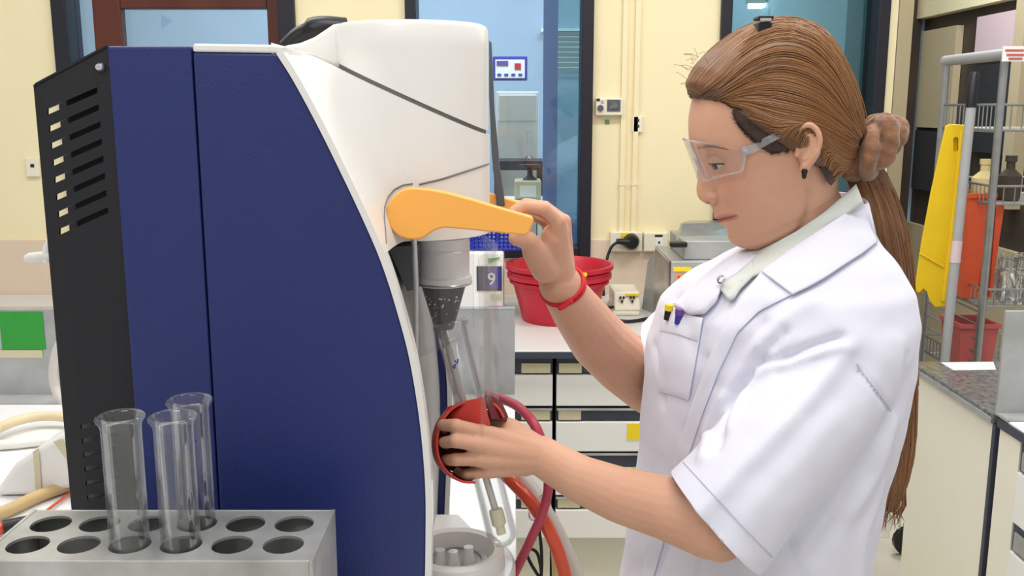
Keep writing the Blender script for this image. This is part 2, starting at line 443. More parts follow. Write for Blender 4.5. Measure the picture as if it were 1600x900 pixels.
for i, (pa, pb, lab) in enumerate(((1168, 1208, 'glowing strip for a lamp reflection above the hair clip, first of two'), (1222, 1262, 'glowing strip for a lamp reflection farther from the black frame, second of two'))):
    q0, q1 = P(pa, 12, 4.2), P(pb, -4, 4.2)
    lm = thing('lamp_reflection', (q0.x + .05, 4.2, q0.z), lab, 'lamp reflection', 'glowing strips for lamp reflections')  # lamp reflection in the glass, rebuilt as a glowing strip behind it
    pr = MB().prism([P(pa, 14, 4.2), P(pa + 22, 14, 4.2), P(pb + 4, 2, 4.6), P(pb - 16, 2, 4.6)], (0, 0, .02)); pr.build('glow_strip', 'reflection_glow', lm)
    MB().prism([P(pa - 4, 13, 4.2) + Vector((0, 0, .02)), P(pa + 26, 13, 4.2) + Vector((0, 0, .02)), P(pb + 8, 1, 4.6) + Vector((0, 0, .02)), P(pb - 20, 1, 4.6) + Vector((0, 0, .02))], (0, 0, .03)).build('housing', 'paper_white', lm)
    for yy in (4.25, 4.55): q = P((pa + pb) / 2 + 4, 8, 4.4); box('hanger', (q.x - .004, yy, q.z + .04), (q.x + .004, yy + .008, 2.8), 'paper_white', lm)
# made-up leafy plant standing in for foliage reflected in the third window
pl = thing('reflected_plant', (P(1316, 110, 4.6).x, 4.6, 0), 'green leafy plant standing in for foliage reflected in the teal window pane', 'plant')
lf = MB(); cc = P(1318, 85, 4.6)
for k in range(170):
    d = Vector(rng.normal(size=3)); d.normalize(); c0 = cc + Vector((d.x * .10, d.y * .10, d.z * .15)) * (random.random() ** .4)
    t = Vector(rng.normal(size=3)).normalized(); u = t.cross(Vector((0, 0, 1))).normalized()
    lf.add([c0, c0 + t * .03 + u * .014, c0 + t * .06, c0 + t * .03 - u * .014], [(0, 1, 2, 3)])
mat('leaf', (70, 140, 90), .5, rgb2=(110, 170, 120), vscale=12)
o = lf.build('foliage', 'leaf', pl); o['kind'] = 'stuff'
MB().tube([(cc.x, 4.6, .3), (cc.x + .01, 4.6, cc.z * .6), cc], .012, 6).build('stem', 'frame_wood', pl)
MB().lathe((cc.x, 4.6, 0), [(0, 0), (.1, 0), (.14, .3), (.12, .3), (.11, .2), (0, .2)], 18).build('pot', 'basket_pink', pl, 40)

# ------------------------------------------------------------------ wall fittings
def plate(name, px0, py0, px1, py1, label, cat, dep=.012, m='outlet', Y=YW):
    a = P(px0, py1, Y); b = P(px1, py0, Y)
    t = thing(name, ((a.x + b.x) / 2, Y, a.z), label, cat)
    box('plate', (a.x, Y - dep, a.z), (b.x, Y, b.z), m, t, .003)
    return t
def wb(parent, name, px0, py0, px1, py1, m, y0=.013, dep=.004, bevel=0, Y=YW):
    a = P(px0, py1, Y); b = P(px1, py0, Y)
    return box(name, (a.x, Y - y0 - dep, a.z), (b.x, Y - y0, b.z), m, parent, bevel)
for k, (px, lb) in enumerate(((970, 'thin cream cable duct running up the wall beside the thermostat'), (989, 'second thin cream cable duct, running down to the switch plate'))):
    q = P(px, 362, YW)
    t = thing('cable_duct', (q.x, YW, q.z), lb, 'cable duct')
    box('duct', (q.x - .0085, YW - .012, q.z), (q.x + .0085, YW, 2.3), 'wall_cream', t, .002)
    for zz in (q.z + .15, q.z + .75): box('clip', (q.x - .0105, YW - .0135, zz), (q.x + .0105, YW, zz + .012), 'wall_cream', t)
t = plate('wall_thermostat', 930, 153, 972, 180, 'cream wall thermostat with grey display and round dial', 'thermostat', .028)
wb(t, 'display', 947, 156, 968, 174, 'grey_dark', .028, .003); wb(t, 'display_window', 950, 159, 965, 170, 'granite', .031, .002)
q = P(938, 169, YW - .03); MB().lathe(q, [(0, -.001), (.010, -.001), (.010, .006), (0, .006)], 16, (0, -1, 0)).build('dial', 'grey_dark', t, 40)
wb(t, 'button', 931, 154, 936, 158, 'dark_slot', .028, .003); wb(t, 'button', 938, 157, 942, 161, 'steel_dull', .028, .003)
t = plate('wall_tag', 945, 187, 952, 194, 'tiny green square tag stuck below the thermostat', 'tag', .003, 'leaf')
t = plate('wall_switch', 987, 181, 1004, 207, 'small cream switch plate on the wall with two dark points', 'switch')
wb(t, 'point', 994, 186, 998, 190, 'dark_slot', .012, .002); wb(t, 'point', 994, 195, 998, 199, 'dark_slot', .012, .002)
t = plate('wall_socket', 44, 246, 62, 276, 'cream wall socket beside the black vented panel', 'socket'); wb(t, 'socket_hole', 51, 256, 56, 261, 'dark_slot', .012, .002)
t = plate('wall_socket', 952, 361, 1002, 391, 'cream double wall socket with black plug pushed in', 'socket', .03)
wb(t, 'yellow_label', 968, 362, 988, 368, 'yellow_paint', .03, .002)
q = P(986, 377, YW - .03)
pt = thing('power_plug', (q.x, q.y, q.z), 'black round plug with cord in the wall socket', 'plug')
MB().lathe(q, [(0, 0), (.026, 0), (.026, .012), (.02, .03), (0, .031)], 20, (0, -1, 0)).build('plug_body', 'black_plastic', pt, 40)
MB().tube([q + Vector((-.01, -.02, 0)), q + Vector((-.05, -.022, .003))], [.014, .008], 10).build('plug_neck', 'black_plastic', pt, 40)
cp = [P(972, 376, YW - .05), P(958, 383, YW - .055), P(951, 396, YW - .06), P(947, 412, YW - .07), P(943, 440, YW - .08), P(943, 462, YW - .08)]
MB().tube([Vector(p) for p in catmull(cp, 30)], .005, 8).build('cord', 'black_plastic', pt, 60)
t = plate('wall_socket', 1004, 362, 1042, 391, 'cream wall plate with a dark slot, above the steel bath', 'socket', .03)
wb(t, 'slot', 1021, 365, 1033, 368, 'dark_slot', .03, .002); wb(t, 'switch_key', 1022, 370, 1034, 382, 'paper_white', .03, .003); wb(t, 'socket_hole', 1026, 375, 1029, 378, 'dark_slot', .033, .002)

# ------------------------------------------------------------------ back bench with drawers
YB = 2.38; ZB = .9
xl = -2.4; xr = 1.02
ct = thing('back_worktop', (0, YB, ZB - .016), 'pale grey worktop of the back bench carrying the red buckets', 'worktop')
box('slab', (xl, YB - .03, ZB - .016), (xr, YW - .01, ZB), 'counter_grey', ct, .003)
box('edge_strip', (xl, YB - .034, ZB - .02), (xr, YB - .0305, ZB - .004), 'grip_dark', ct)
rows = [(555, 583, 585, 633), (637, 656, 658, 704), (707, 728, 730, 772), (775, 793, 795, 839)]
def zY(py, Y=YB): return P(850, py, Y).z
units = [(-.62, -.30), (-.30, P(866, 640, YB).x - .003, ), (P(866, 640, YB).x + .003, .62), (.626, 1.0)]
labs = ['white drawer cabinet under the back bench hidden behind the blue machine, farther one', 'white drawer cabinet under the back bench beside the steel splash plate', 'white drawer cabinet with yellow stickers under the back bench', 'white drawer cabinet under the back bench behind the woman']
for ui, (xa, xb) in enumerate(units):
    if ui == 0: continue
    t = thing('drawer_cabinet', ((xa + xb) / 2, YB + .3, 0), labs[ui], 'cabinet', 'drawer cabinets under the back bench')
    zl = zY(840)
    box('carcass', (xa + .001, YB + .012, zl), (xb - .001, YB + .6, ZB - .017), 'grip_dark', t)
    box('plinth', (xa + .001, YB + .10, 0), (xb - .001, YB + .6, zl), 'cream_panel', t)
    for ri, (g0, g1, w0, w1_) in enumerate(rows):
        d = box('drawer', (xa + .002, YB - .008, zY(w1_)), (xb - .002, YB + .012, zY(w0)), 'drawer_white', t, .002)
        box('grip', (xa + .003, YB - .002, zY(g1)), (xb - .003, YB + .012, zY(g0)), 'grip_dark', d, .003)
        box('grip_lip', (xa + .003, YB - .010, zY(g0 + 3)), (xb - .003, YB - .002, zY(g0)), 'steel_dull', d, .001)
        if ui == 2: lo, hi = xa + .008, xa + .066
        else: lo, hi = xb - .082, xb - .008
        if ri != 2: box('label_holder', (lo, YB - .006, zY(g1 - 1)), (hi, YB - .002, zY(g0 + (12 if ri == 0 else 3))), 'label_beige', d)
        if ui == 2 and ri == 1:
            box('yellow_sticker', (P(979, 670, YB).x, YB - .0095, zY(686)), (P(1019, 670, YB).x, YB - .008, zY(660)), 'yellow_paint', d)
        if ui == 2 and ri == 2:
            box('yellow_sticker', (P(985, 730, YB).x, YB - .0095, zY(742)), (P(1012, 730, YB).x, YB - .008, zY(729)), 'yellow_paint', d)

# ------------------------------------------------------------------ things on the back bench
# two nested red buckets
def bucket(cx, cy, zb, r0, r1, h, label):
    t = thing('red_bucket', (cx, cy, zb), label, 'bucket', 'nested red plastic buckets')
    pr = [(0, 0), (r0, 0), (r0 + .004, .006)] + [(r0 + (r1 - r0) * k / 6, h * k / 6) for k in range(1, 7)]
    pr += [(r1 + .012, h), (r1 + .012, h + .012), (r1 + .004, h + .012)] + [(r1 - .004, h), (r0, .02), (0, .02)]
    MB().lathe((cx, cy, zb), pr, 40).build('tub', 'red_bucket', t, 40)
    MB().lathe((cx, cy, zb + h * .86), [(r0 + (r1 - r0) * .86 + .002, 0), (r0 + (r1 - r0) * .86 + .010, .003), (r0 + (r1 - r0) * .86 + .010, .012), (r0 + (r1 - r0) * .86 + .002, .015)], 40).build('ring', 'red_bucket', t, 40)
    return t
bc = P(876, 511, 2.62); bcx = bc.x
b1 = bucket(bcx, 2.72, ZB, .105, .138, .125, 'red plastic bucket standing on the back bench, lower of two nested')
b2 = bucket(bcx, 2.72, ZB + .023, .105, .143, .128, 'red plastic bucket with yellow marks nested on top of the other')
for k, (px, py) in enumerate(((910, 429), (906, 439))):
    q = P(px, py, 2.72 - .145); box('yellow_mark', (q.x - .018, q.y - .004, q.z - .005), (q.x + .012, q.y + .004, q.z + .005), 'yellow_paint', b2)
# white instrument with display, blue basket on it
iv = thing('bench_instrument', (P(770, 480, 2.75).x, 2.85, ZB), 'white bench instrument with green triangle and dark display panel', 'instrument')
a = P(700, 485, 2.72); b = P(787, 394, 2.72)
box('housing', (a.x, 2.72, ZB), (b.x, 2.95, b.z), 'paper_white', iv, .006)
def ivb(name, x0, y0, x1, y1, m, d=.003): 
    a = P(x0, y1, 2.72); b = P(x1, y0, 2.72); return box(name, (a.x, 2.72 - d, a.z), (b.x, 2.72, b.z), m, iv)
ivb('display_panel', 745, 416, 784, 454, 'grip_dark'); ivb('display_frame', 762, 418, 782, 450, 'ink_blue', .004)
text_mesh('9', .05, 'paper_white', 'digit', iv, P(768, 437, 2.7145), (1, 0, 0), (0, 0, 1))
MB().prism([P(762, 404, 2.718), P(782, 402, 2.718), P(764, 412, 2.718)], (0, -.003, 0)).build('green_triangle', 'sticker_green', iv)
ivb('key', 766, 459, 775, 467, 'label_beige', .006); ivb('key', 777, 459, 783, 467, 'label_beige', .006); ivb('red_stripe', 764, 478, 785, 482, 'red_bucket', .004)
bk = thing('blue_basket', (P(780, 394, 2.8).x, 2.83, b.z + .001), 'blue plastic basket on top of the white instrument', 'basket')
zb0 = b.z + .001; xa, xb = P(735, 390, 2.75).x, P(813, 390, 2.75).x; ya, yb = 2.745, 2.93; hB = .055
bm_ = MB().box((xa, ya, zb0), (xb, yb, zb0 + .004))
bm_.build('bottom', 'basket_blue', bk)
rm = MB()
for (p, q) in (((xa, ya), (xb, ya)), ((xa, yb), (xb, yb)), ((xa, ya), (xa, yb)), ((xb, ya), (xb, yb))):
    rm.box((min(p[0], q[0]) - .003, min(p[1], q[1]) - .003, zb0 + hB), (max(p[0], q[0]) + .003, max(p[1], q[1]) + .003, zb0 + hB + .008))
rm.build('rim', 'basket_blue', bk)
wv = MB()
for k in range(13):
    x = xa + (xb - xa) * k / 12
    wv.box((x - .002, ya - .001, zb0), (x + .002, ya + .002, zb0 + hB)); wv.box((x - .002, yb - .002, zb0), (x + .002, yb + .001, zb0 + hB))
for k in range(8):
    y = ya + (yb - ya) * k / 7
    wv.box((xa - .001, y - .002, zb0), (xa + .002, y + .002, zb0 + hB)); wv.box((xb - .002, y - .002, zb0), (xb + .001, y + .002, zb0 + hB))
for k in range(1, 5):
    z = zb0 + hB * k / 5
    wv.box((xa, ya - .001, z - .002), (xb, ya + .002, z + .002)).box((xa, yb - .002, z - .002), (xb, yb + .001, z + .002)).box((xb - .002, ya, z - .002), (xb + .001, yb, z + .002)).box((xa - .001, ya, z - .002), (xa + .002, yb, z + .002))
o = wv.build('lattice', 'basket_blue', bk); o['kind'] = 'stuff'
# extension socket box on the bench
ex = thing('extension_socket', (P(983, 495, 2.8).x, 2.85, ZB), 'white extension socket box lying on the back bench by the bucket', 'socket')
a = P(957, 496, 2.78); b = P(994, 458, 2.78)
box('base', (a.x, 2.76, ZB), (b.x + .01, 2.94, ZB + .012), 'outlet', ex, .004)
MB().prism([(a.x + .004, 2.775, ZB + .012), (a.x + .004, 2.80, b.z), (a.x + .004, 2.93, b.z), (a.x + .004, 2.93, ZB + .012)], (b.x - a.x + .01, 0, 0)).build('body', 'outlet', ex, bevel=.005)
for k, px in enumerate((972, 988)):
    for dx, dy in ((-2.5, -3), (2.5, -3), (0, 3)):
        q = P(px + dx, 468 + dy, 2.784); box('pin_hole', (q.x - .0025, q.y - .004, q.z - .003), (q.x + .0025, q.y + .006, q.z + .003), 'dark_slot', ex)
q = P(988, 460, 2.79); box('yellow_label', (q.x - .02, q.y - .004, q.z - .003), (q.x + .02, q.y + .002, q.z + .003), 'yellow_paint', ex)
cp = [P(958, 480, 2.75), P(946, 482, 2.72), P(946, 492, 2.68), P(962, 500, 2.66), P(985, 503, 2.66), P(1015, 503, 2.7)]
cp = [Vector((p.x, p.y, max(p.z, ZB + .006))) for p in cp]
MB().tube([Vector(p) for p in catmull(cp, 30)], .005, 8).build('cord', 'black_plastic', ex, 60)
# stainless water bath
wbth = thing('water_bath', (P(1110, 490, 2.75).x, 2.8, ZB), 'stainless steel water bath with sloped lid, yellow and orange stickers', 'water bath')
YT = 2.66
a = P(1046, 492, YT); b = P(1190, 408, YT)
box('tank', (a.x, YT, ZB), (b.x, YT + .30, b.z), 'steel_dull', wbth, .004)
# lid standing open plus side shield
MB().prism([P(1068, 406, YT + .02), P(1068, 376, YT + .02), P(1200, 376, YT + .02), P(1200, 406, YT + .02)], (0, .24, 0)).build('control_box', 'steel_dull', wbth, bevel=.004)
la = [P(1058, 376, YT + .10), P(1066, 350, YT + .16), P(1080, 346, YT + .2), P(1180, 346, YT + .2), P(1180, 376, YT + .10)]
MB().prism(la, (0, .03, 0)).build('lid', 'steel', wbth, bevel=.003)
box('lid_handle', tuple(P(1048, 387, YT - .01)), tuple(P(1072, 377, YT + .015)), 'black_plastic', wbth, .003)
sh = [P(1026, 388, YT + .12), P(1046, 408, YT), P(1046, 488, YT), P(1024, 480, YT + .12)]
sh[2].z = sh[3].z = ZB + .001
MB().prism(sh, (-.004, .004, 0)).build('side_shield', 'steel', wbth)
s2 = [P(1026, 388, YT + .12), P(1024, 490, YT + .12), P(1003, 488, YT + .2), P(1012, 410, YT + .2)]; s2[1].z = s2[2].z = ZB + .001
MB().prism(s2, (0, .004, 0)).build('side_shield', 'steel_dull', wbth)
for nm, y0, y1, x0, x1, m in (('yellow_sticker', 417, 424, 1052, 1080, 'yellow_paint'), ('orange_sticker', 428, 437, 1055, 1088, 'sticker_orange')):
    a = P(x0, y1, YT); b = P(x1, y0, YT); s_ = box(nm, (a.x, YT - .002, a.z), (b.x, YT, b.z), m, wbth)
    for k in range(5):
        if 'orange' in nm: box('print_mark', (a.x + .006 + k * .010, YT - .0028, a.z + .004), (a.x + .013 + k * .010, YT - .002, b.z - .005), 'red_silicone', s_)
# ================================================================== SIDE BENCHES AND TROLLEY
XB = .972
y_near, y_far = 1.846, 2.235
rbh = thing('island_bench', (XB + .33, 1.95, 0), 'cream side panel bench with dark granite top behind the woman', 'bench')
box('side_panel', (XB, y_near + .004, .0), (XB + .02, y_far, ZB - .022), 'cream_panel', rbh, .002)
box('carcass', (XB + .02, y_near + .01, .0), (XB + .66, y_far - .006, ZB - .022), 'cream_panel', rbh)
box('granite_top', (XB - .012, y_near - .006, ZB - .022), (XB + .68, y_far + .012, ZB), 'granite', rbh, .004)
box('edge_strip', (XB - .0145, y_near - .006, ZB - .02), (XB - .012, y_far + .012, ZB - .008), 'steel_dull', rbh)
box('corner_post', (XB - .004, y_near - .008, 0), (XB + .012, y_near + .004, ZB - .022), 'grip_dark', rbh)
pp = thing('paper_sheet', tuple(PZ(1515, 572, ZB)), 'white paper sheet lying on the granite bench top', 'paper')
MB().prism([PZ(1470, 567, ZB + .0005), PZ(1552, 566, ZB + .0005), PZ(1556, 578, ZB + .0005), PZ(1490, 579, ZB + .0005)], (0, 0, .0012)).build('sheet', 'paper_white', pp)
dbn = thing('drawer_bench', (XB + .33, 1.2, 0), 'white drawer bench at the right edge with dark finger grips', 'bench')
zT = ZB - .0
box('white_top', (XB - .004, .35, zT - .02), (XB + .68, y_near - .02, zT), 'white_bench', dbn, .003)
box('top_edge', (XB - .008, .35, zT - .022), (XB - .004, y_near - .02, zT - .004), 'grip_dark', dbn)
box('carcass', (XB + .012, .36, .0), (XB + .66, y_near - .022, zT - .022), 'cream_panel', dbn)
box('end_strip', (XB - .002, y_near - .10, .0), (XB + .012, y_near - .022, zT - .022), 'cream_panel', dbn, .001)
def zX(py, px=1590): return PX(px, py, XB).z
zz = zT - .028
for ri in range(5):
    z1 = zz; z0 = z1 - .052; zw = z0 - .105
    for (ya, yb) in ((y_near - .60, y_near - .105), (y_near - 1.10, y_near - .605)):
        d = box('drawer', (XB - .006, ya, zw), (XB + .012, yb, z0 - .003), 'drawer_white', dbn, .002)
        box('grip', (XB - .001, ya, z0), (XB + .012, yb, z1), 'grip_dark', d)
        box('label_holder', (XB - .006, yb - .085, z0 + .004), (XB - .001, yb - .012, z1 - .012), 'steel_dull', d, .001)
    zz = zw - .004
sp = thing('steel_splash_plate', tuple(P(1580, 628, 1.83)), 'upright steel plate on the bench at the right edge', 'plate')
a = P(1556, 626, 1.835); b = P(1566, 485, 1.835)
box('plate', (a.x, 1.828, ZB + .001), (XB + .66, 1.835, b.z), 'steel_dull', sp, .001)
box('foot', (a.x, 1.79, ZB + .001), (XB + .66, 1.828, ZB + .006), 'steel_dull', sp)

# --- metal trolley
XC = 1.35; ya, yb = 2.70, 3.06; zc = 1.645; xw = 1.95
tr = thing('metal_trolley', (XC + .3, 2.88, 0), 'metal wire shelf trolley with grey top rail behind the granite bench', 'trolley')
for x in (XC, xw):
    for y in (ya, yb):
        MB().tube([(x, y, .10), (x, y, zc)], .011, 10).build('post', 'cart_metal', tr, 50)
        MB().lathe((x, y - .012, .05), [(0, 0), (.05, 0), (.05, .024), (0, .024)], 16, (0, 1, 0)).build('castor', 'black_plastic', tr, 40)
        box('fork', (x - .012, y - .02, .05), (x + .012, y + .02, .105), 'cart_metal', tr)
for x in (XC, xw): MB().tube([(x, yb + .01, zc), (x, ya - .01, zc)], .016, 10).build('top_rail', 'grey_panel', tr, 50)
MB().tube([(XC, ya, zc - .006), (xw, ya, zc - .006)], .007, 8).build('cross_rail', 'chrome', tr, 50)
for zl, lip in ((1.44, .07), (1.235, .05), (.94, .05), (.72, .05)):
    s_ = MB()
    for k in range(10): y = ya + (yb - ya) * k / 9; s_.tube([(XC, y, zl), (xw, y, zl)], .0025, 5)
    for k in range(5): x = XC + (xw - XC) * k / 4; s_.tube([(x, ya, zl - .004), (x, yb, zl - .004)], .003, 5)
    for zz2 in (zl, zl + lip):
        s_.tube([(XC, ya, zz2), (xw, ya, zz2), (xw, yb, zz2), (XC, yb, zz2), (XC, ya, zz2)], .0035, 6)
    for k in range(16): y = ya + (yb - ya) * k / 15; s_.tube([(XC, y, zl), (XC, y, zl + lip)], .002, 4)
    for k in range(20): x = XC + (xw - XC) * k / 19; s_.tube([(x, ya, zl), (x, ya, zl + lip)], .002, 4)
    s_.build('wire_shelf', 'cart_metal', tr, 60)
for k, (py) in enumerate((470, 490, 512, 532)):
    z = PX(1490, py, XC).z; MB().tube([(XC, ya, z), (XC, yb, z)], .003, 5).build('side_wire', 'cart_metal', tr)
# notice clipped to the trolley
nt_ = thing('red_print_notice', tuple(P(1585, 97, 2.66)), 'small white notice with red print on the trolley rail', 'notice')
a = P(1566, 96, 2.67); b = P(1606, 72, 2.67); box('card', (a.x, 2.672, a.z), (b.x, 2.675, b.z), 'paper_white', nt_)
for k, (y0, x0, x1) in enumerate(((77, 1571, 1600), (84, 1573, 1602), (90, 1576, 1598))):
    a = P(x0, y0 + 3, 2.67); b = P(x1, y0, 2.67); box('red_line', (a.x, 2.670, a.z), (b.x, 2.6725, b.z), 'basket_pink', nt_)
# yellow sign hanging on the trolley end
Ys = 2.62
ys = thing('floor_sign', tuple(P(1455, 478, Ys)), 'yellow folding floor sign hanging on the trolley', 'floor sign')
out = [(1478, 198), (1483, 194), (1503, 195), (1509, 201), (1503, 262), (1492, 370), (1480, 470), (1476, 478), (1461, 480), (1453, 470), (1449, 456), (1443, 451), (1436, 458), (1431, 455), (1432, 436), (1440, 380), (1455, 300), (1468, 240)]
hole = [(1490, 216), (1495, 214), (1498, 217), (1498, 235), (1494, 239), (1490, 236)]
sheet([P(x, y, Ys) for x, y in out], [[P(x, y, Ys) for x, y in hole]], (0, .006, 0)).build('panel', 'yellow_sign', ys, bevel=.0015)
sheet([P(x + 6, y, Ys + .02) for x, y in out], [[P(x + 6, y, Ys + .02) for x, y in hole]], (0, .006, 0)).build('panel', 'yellow_sign', ys, bevel=.0015)
rl = [(1503, 205), (1496, 280), (1484, 390), (1474, 470)]
MB().tube([P(x, y, Ys - .002) for x, y in rl], .006, 8).build('rib', 'yellow_sign', ys, 50)
MB().tube([P(x, y, Ys - .001) for x, y in ((1437, 396), (1474, 417))], .003, 6).build('crease', 'yellow_sign', ys, 50)
q = P(1495, 200, Ys + .013); MB().tube([q + Vector((-.03, 0, 0)), q + Vector((.03, 0, 0))], .008, 8).build('hinge', 'yellow_sign', ys, 50)
# mop pole
mp_ = thing('mop_pole', tuple(P(1470, 620, 2.56)), 'grey mop pole with black grip leaning on the trolley', 'mop'); mp_.location.z = 0
p0, p1 = P(1523, 112, 2.58), P(1478, 545, 2.55)
dn = (p1 - p0); p2 = p0 + dn * ((p0.z - .04) / -dn.z)
pg = p0 + dn * .125
MB().tube([p0 + dn * .12, p2], .0125, 12).build('shaft', 'grey_panel', mp_, 50)
MB().tube([p0, p0 + dn * .01, pg], [.008, .0135, .0135], 12).build('grip', 'black_plastic', mp_, 50)
MB().lathe(p1 + (p0 - p1) * .36, [(.0132, -.03), (.0136, -.03), (.0136, .03), (.0132, .03)], 12, (p0 - p1)).build('paper_band', 'paper_lilac', mp_, 50)
MB().sphere(p2, .05, 12, 8, (1.6, 1, .7)).build('mop_head', 'hose_cream', mp_, 60)
# orange bins on the shelf, red basket, glassware
def bin_(px0, px1, py0, py1, X, Y, m, lab, grp=None, z=None):
    a = P(px0, py1, Y); b = P(px1, py0, Y); zb = a.z if z is None else z
    t = thing('storage_bin', ((a.x + b.x) / 2, Y + .06, zb), lab, 'bin', grp)
    ins = .006
    rings = []
    def rect(s, z): return [(a.x + s, Y + s, z), (b.x - s, Y + s, z), (b.x - s, Y + .13 - s, z), (a.x + s, Y + .13 - s, z)]
    rings = [rect(ins + .004, zb), rect(0, b.z), rect(.004, b.z), rect(ins + .008, zb + .006)]
    MB().loft(rings).build('bin_body', m, t)
    o = MB().loft([rect(-.004, b.z - .012), rect(-.004, b.z + .001), rect(.001, b.z + .001), rect(.001, b.z - .012)], False).build('bin_rim', m, t)
    return t
bin_(1508, 1549, 303, 388, 0, 2.78, 'bin_orange', 'orange storage bin on the trolley shelf, wider of two', 'orange bins', .946)
bin_(1551, 1572, 303, 380, 0, 2.80, 'bin_orange', 'narrow orange storage bin at the trolley post', 'orange bins', .946)
bin_(1498, 1562, 507, 548, 0, 2.74, 'basket_pink', 'reddish basket on the lowest visible trolley shelf', None, .725)
mat('bottle_amber', (222, 206, 150), .3)
bo = MB(); c0 = Vector((P(1538, 290, 2.85).x, 2.85, 1.238)); bo.lathe(c0, [(0, 0), (.035, 0), (.037, .01), (.037, .06), (.015, .08), (.015, .10), (.018, .10), (.018, .115), (0, .115)], 20)
tag(bo.build('plastic_bottle', 'bottle_amber', None, 40), 'squat cream bottle with cap standing above the orange bins', 'bottle')
flask = [(0, 0), (.045, 0), (.05, .006), (.042, .03), (.018, .09), (.016, .12), (.02, .125), (.015, .125), (.014, .09), (.038, .03), (.044, .008), (0, .004)]
beak = [(0, 0), (.036, 0), (.038, .004), (.038, .09), (.041, .094), (.036, .094), (.035, .006), (0, .004)]
k = 0
for (px, Y, pr, nm, lb) in ((1563, 2.79, flask, 'glass_flask', 'clear conical flask on the trolley beside the orange bins'), (1583, 2.74, beak, 'glass_beaker', 'clear glass beaker on the trolley near its front rail'),
                            (1598, 2.86, flask, 'glass_flask', 'clear conical flask cut by the right picture edge'), (1579, 2.95, beak, 'glass_beaker', 'clear glass beaker on the trolley behind the flask')):
    zf = .946 if k else .946
    c0 = P(px, 430, Y); m_ = MB().lathe((c0.x, Y, .946), pr, 20)
    if k: tag(m_.build(nm, 'glass', None, 40), lb, nm.split('_')[1], 'glassware on the trolley')
    k += 1
for (px, Y, pr, zf, lb) in ((1552, 2.98, beak, .946, 'clear glass beaker just behind the narrow orange bin'), (1592, 2.98, beak, .946, 'clear glass beaker at the very back of the glassware shelf'), (1570, 2.86, flask, .946, 'clear conical flask in the middle of the glassware shelf'),
                            (1595, 2.75, flask, .726, 'clear conical flask on the lowest trolley shelf behind the steel plate'), (1585, 2.90, beak, .726, 'clear glass beaker on the lowest trolley shelf beside the reddish basket')):
    c0 = P(px, 430, Y); tag(MB().lathe((c0.x, Y, zf), pr, 20).build('glass_vessel', 'tube_glass', None, 40), lb, 'glassware', 'glassware on the trolley')
for (px, Y, lb) in ((1585, 2.80, 'dark brown bottle on the upper trolley shelf at the picture edge'), (1486, 2.95, 'small brown bottle on the upper trolley shelf behind the mop pole')):
    c0 = P(px, 200, Y); m_ = MB().lathe((c0.x, Y, 1.238), [(0, 0), (.03, 0), (.032, .006), (.032, .07), (.012, .09), (.012, .11), (.016, .11), (.016, .128), (0, .128)], 18)
    tag(m_.build('reagent_bottle', 'brown_dark', None, 40), lb, 'bottle', 'reagent bottles')

# ================================================================== MACHINE BENCH
lb_ = thing('machine_bench', (-1.0, 1.2, 0), 'white topped bench carrying the blue distillation machine', 'bench')
box('white_top', (-2.2, .52, ZB - .03), (.006, 1.99, ZB), 'white_bench', lb_, .003)
box('carcass', (-2.2, .60, .08), (-.02, 1.98, ZB - .03), 'cream_panel', lb_)
box('plinth', (-2.2, .64, 0), (-.04, 1.96, .08), 'grip_dark', lb_)
sp2 = thing('steel_upstand', (-1.1, 1.96, ZB), 'long upright steel splash back at the rear of the machine bench', 'splash back')
zsp = P(0, 485, 1.95).z
box('plate', (-2.2, 1.952, ZB + .001), (.006, 1.96, zsp), 'steel_dull', sp2, .001)
box('foot', (-2.2, 1.90, ZB + .001), (.006, 1.952, ZB + .006), 'steel_dull', sp2)
box('top_fold', (-2.2, 1.952, zsp), (.006, 1.975, zsp + .003), 'steel', sp2)
gt = thing('green_sticker', tuple(P(35, 545, 1.951)), 'green square sticker on the steel splash back', 'sticker')
a = P(4, 546, 1.951); b = P(66, 487, 1.951); box('green_patch', (a.x, 1.9495, a.z), (b.x, 1.9515, b.z), 'sticker_green', gt)
a = P(-20, 559, 1.951); b = P(66, 547, 1.951); box('beige_strip', (a.x, 1.9495, a.z), (b.x, 1.9515, b.z), 'label_beige', gt)

# ================================================================== THE BLUE DISTILLATION MACHINE
Y0, Y1 = .94, 1.30; YC = (Y0 + Y1) / 2; T = .018
def M(px, py): return P(px, py, Y0)
ms = thing('distillation_machine', (-.25, YC, ZB), 'blue and white distillation machine with orange lever and black vented rear', 'machine')
def onz(px, py, z):
    """point on the near side plane, moved down its own vertical to height z"""
    p = M(px, py); return Vector((p.x, p.y, z))
ARC = [(432, 84), (455, 120), (480, 165), (506, 215), (530, 264), (553, 312), (575, 360), (592, 400), (608, 445), (625, 502), (638, 552), (648, 605), (656, 660), (662, 720), (665, 775), (665, 840), (664, 905), (661, 980)]
arc = [M(x, y) for x, y in ARC]; arc = [Vector(p) for p in catmull(arc, 60)]
xend = arc[-1].x
arc.append(Vector((xend - .002, Y0, ZB + .012)))
def offs(pts, d):
    o = []
    for i, p in enumerate(pts):
        t = (pts[min(i + 1, len(pts) - 1)] - pts[max(i - 1, 0)]).normalized(); o.append(p + Vector((-t.z, 0, t.x)) * d)
    return o
z_top = M(300, 72).z
FAR = Vector((0, Y1 - Y0 - T, 0))
main_out = [onz(301, 82, ZB + .012), M(301, 82)] + arc
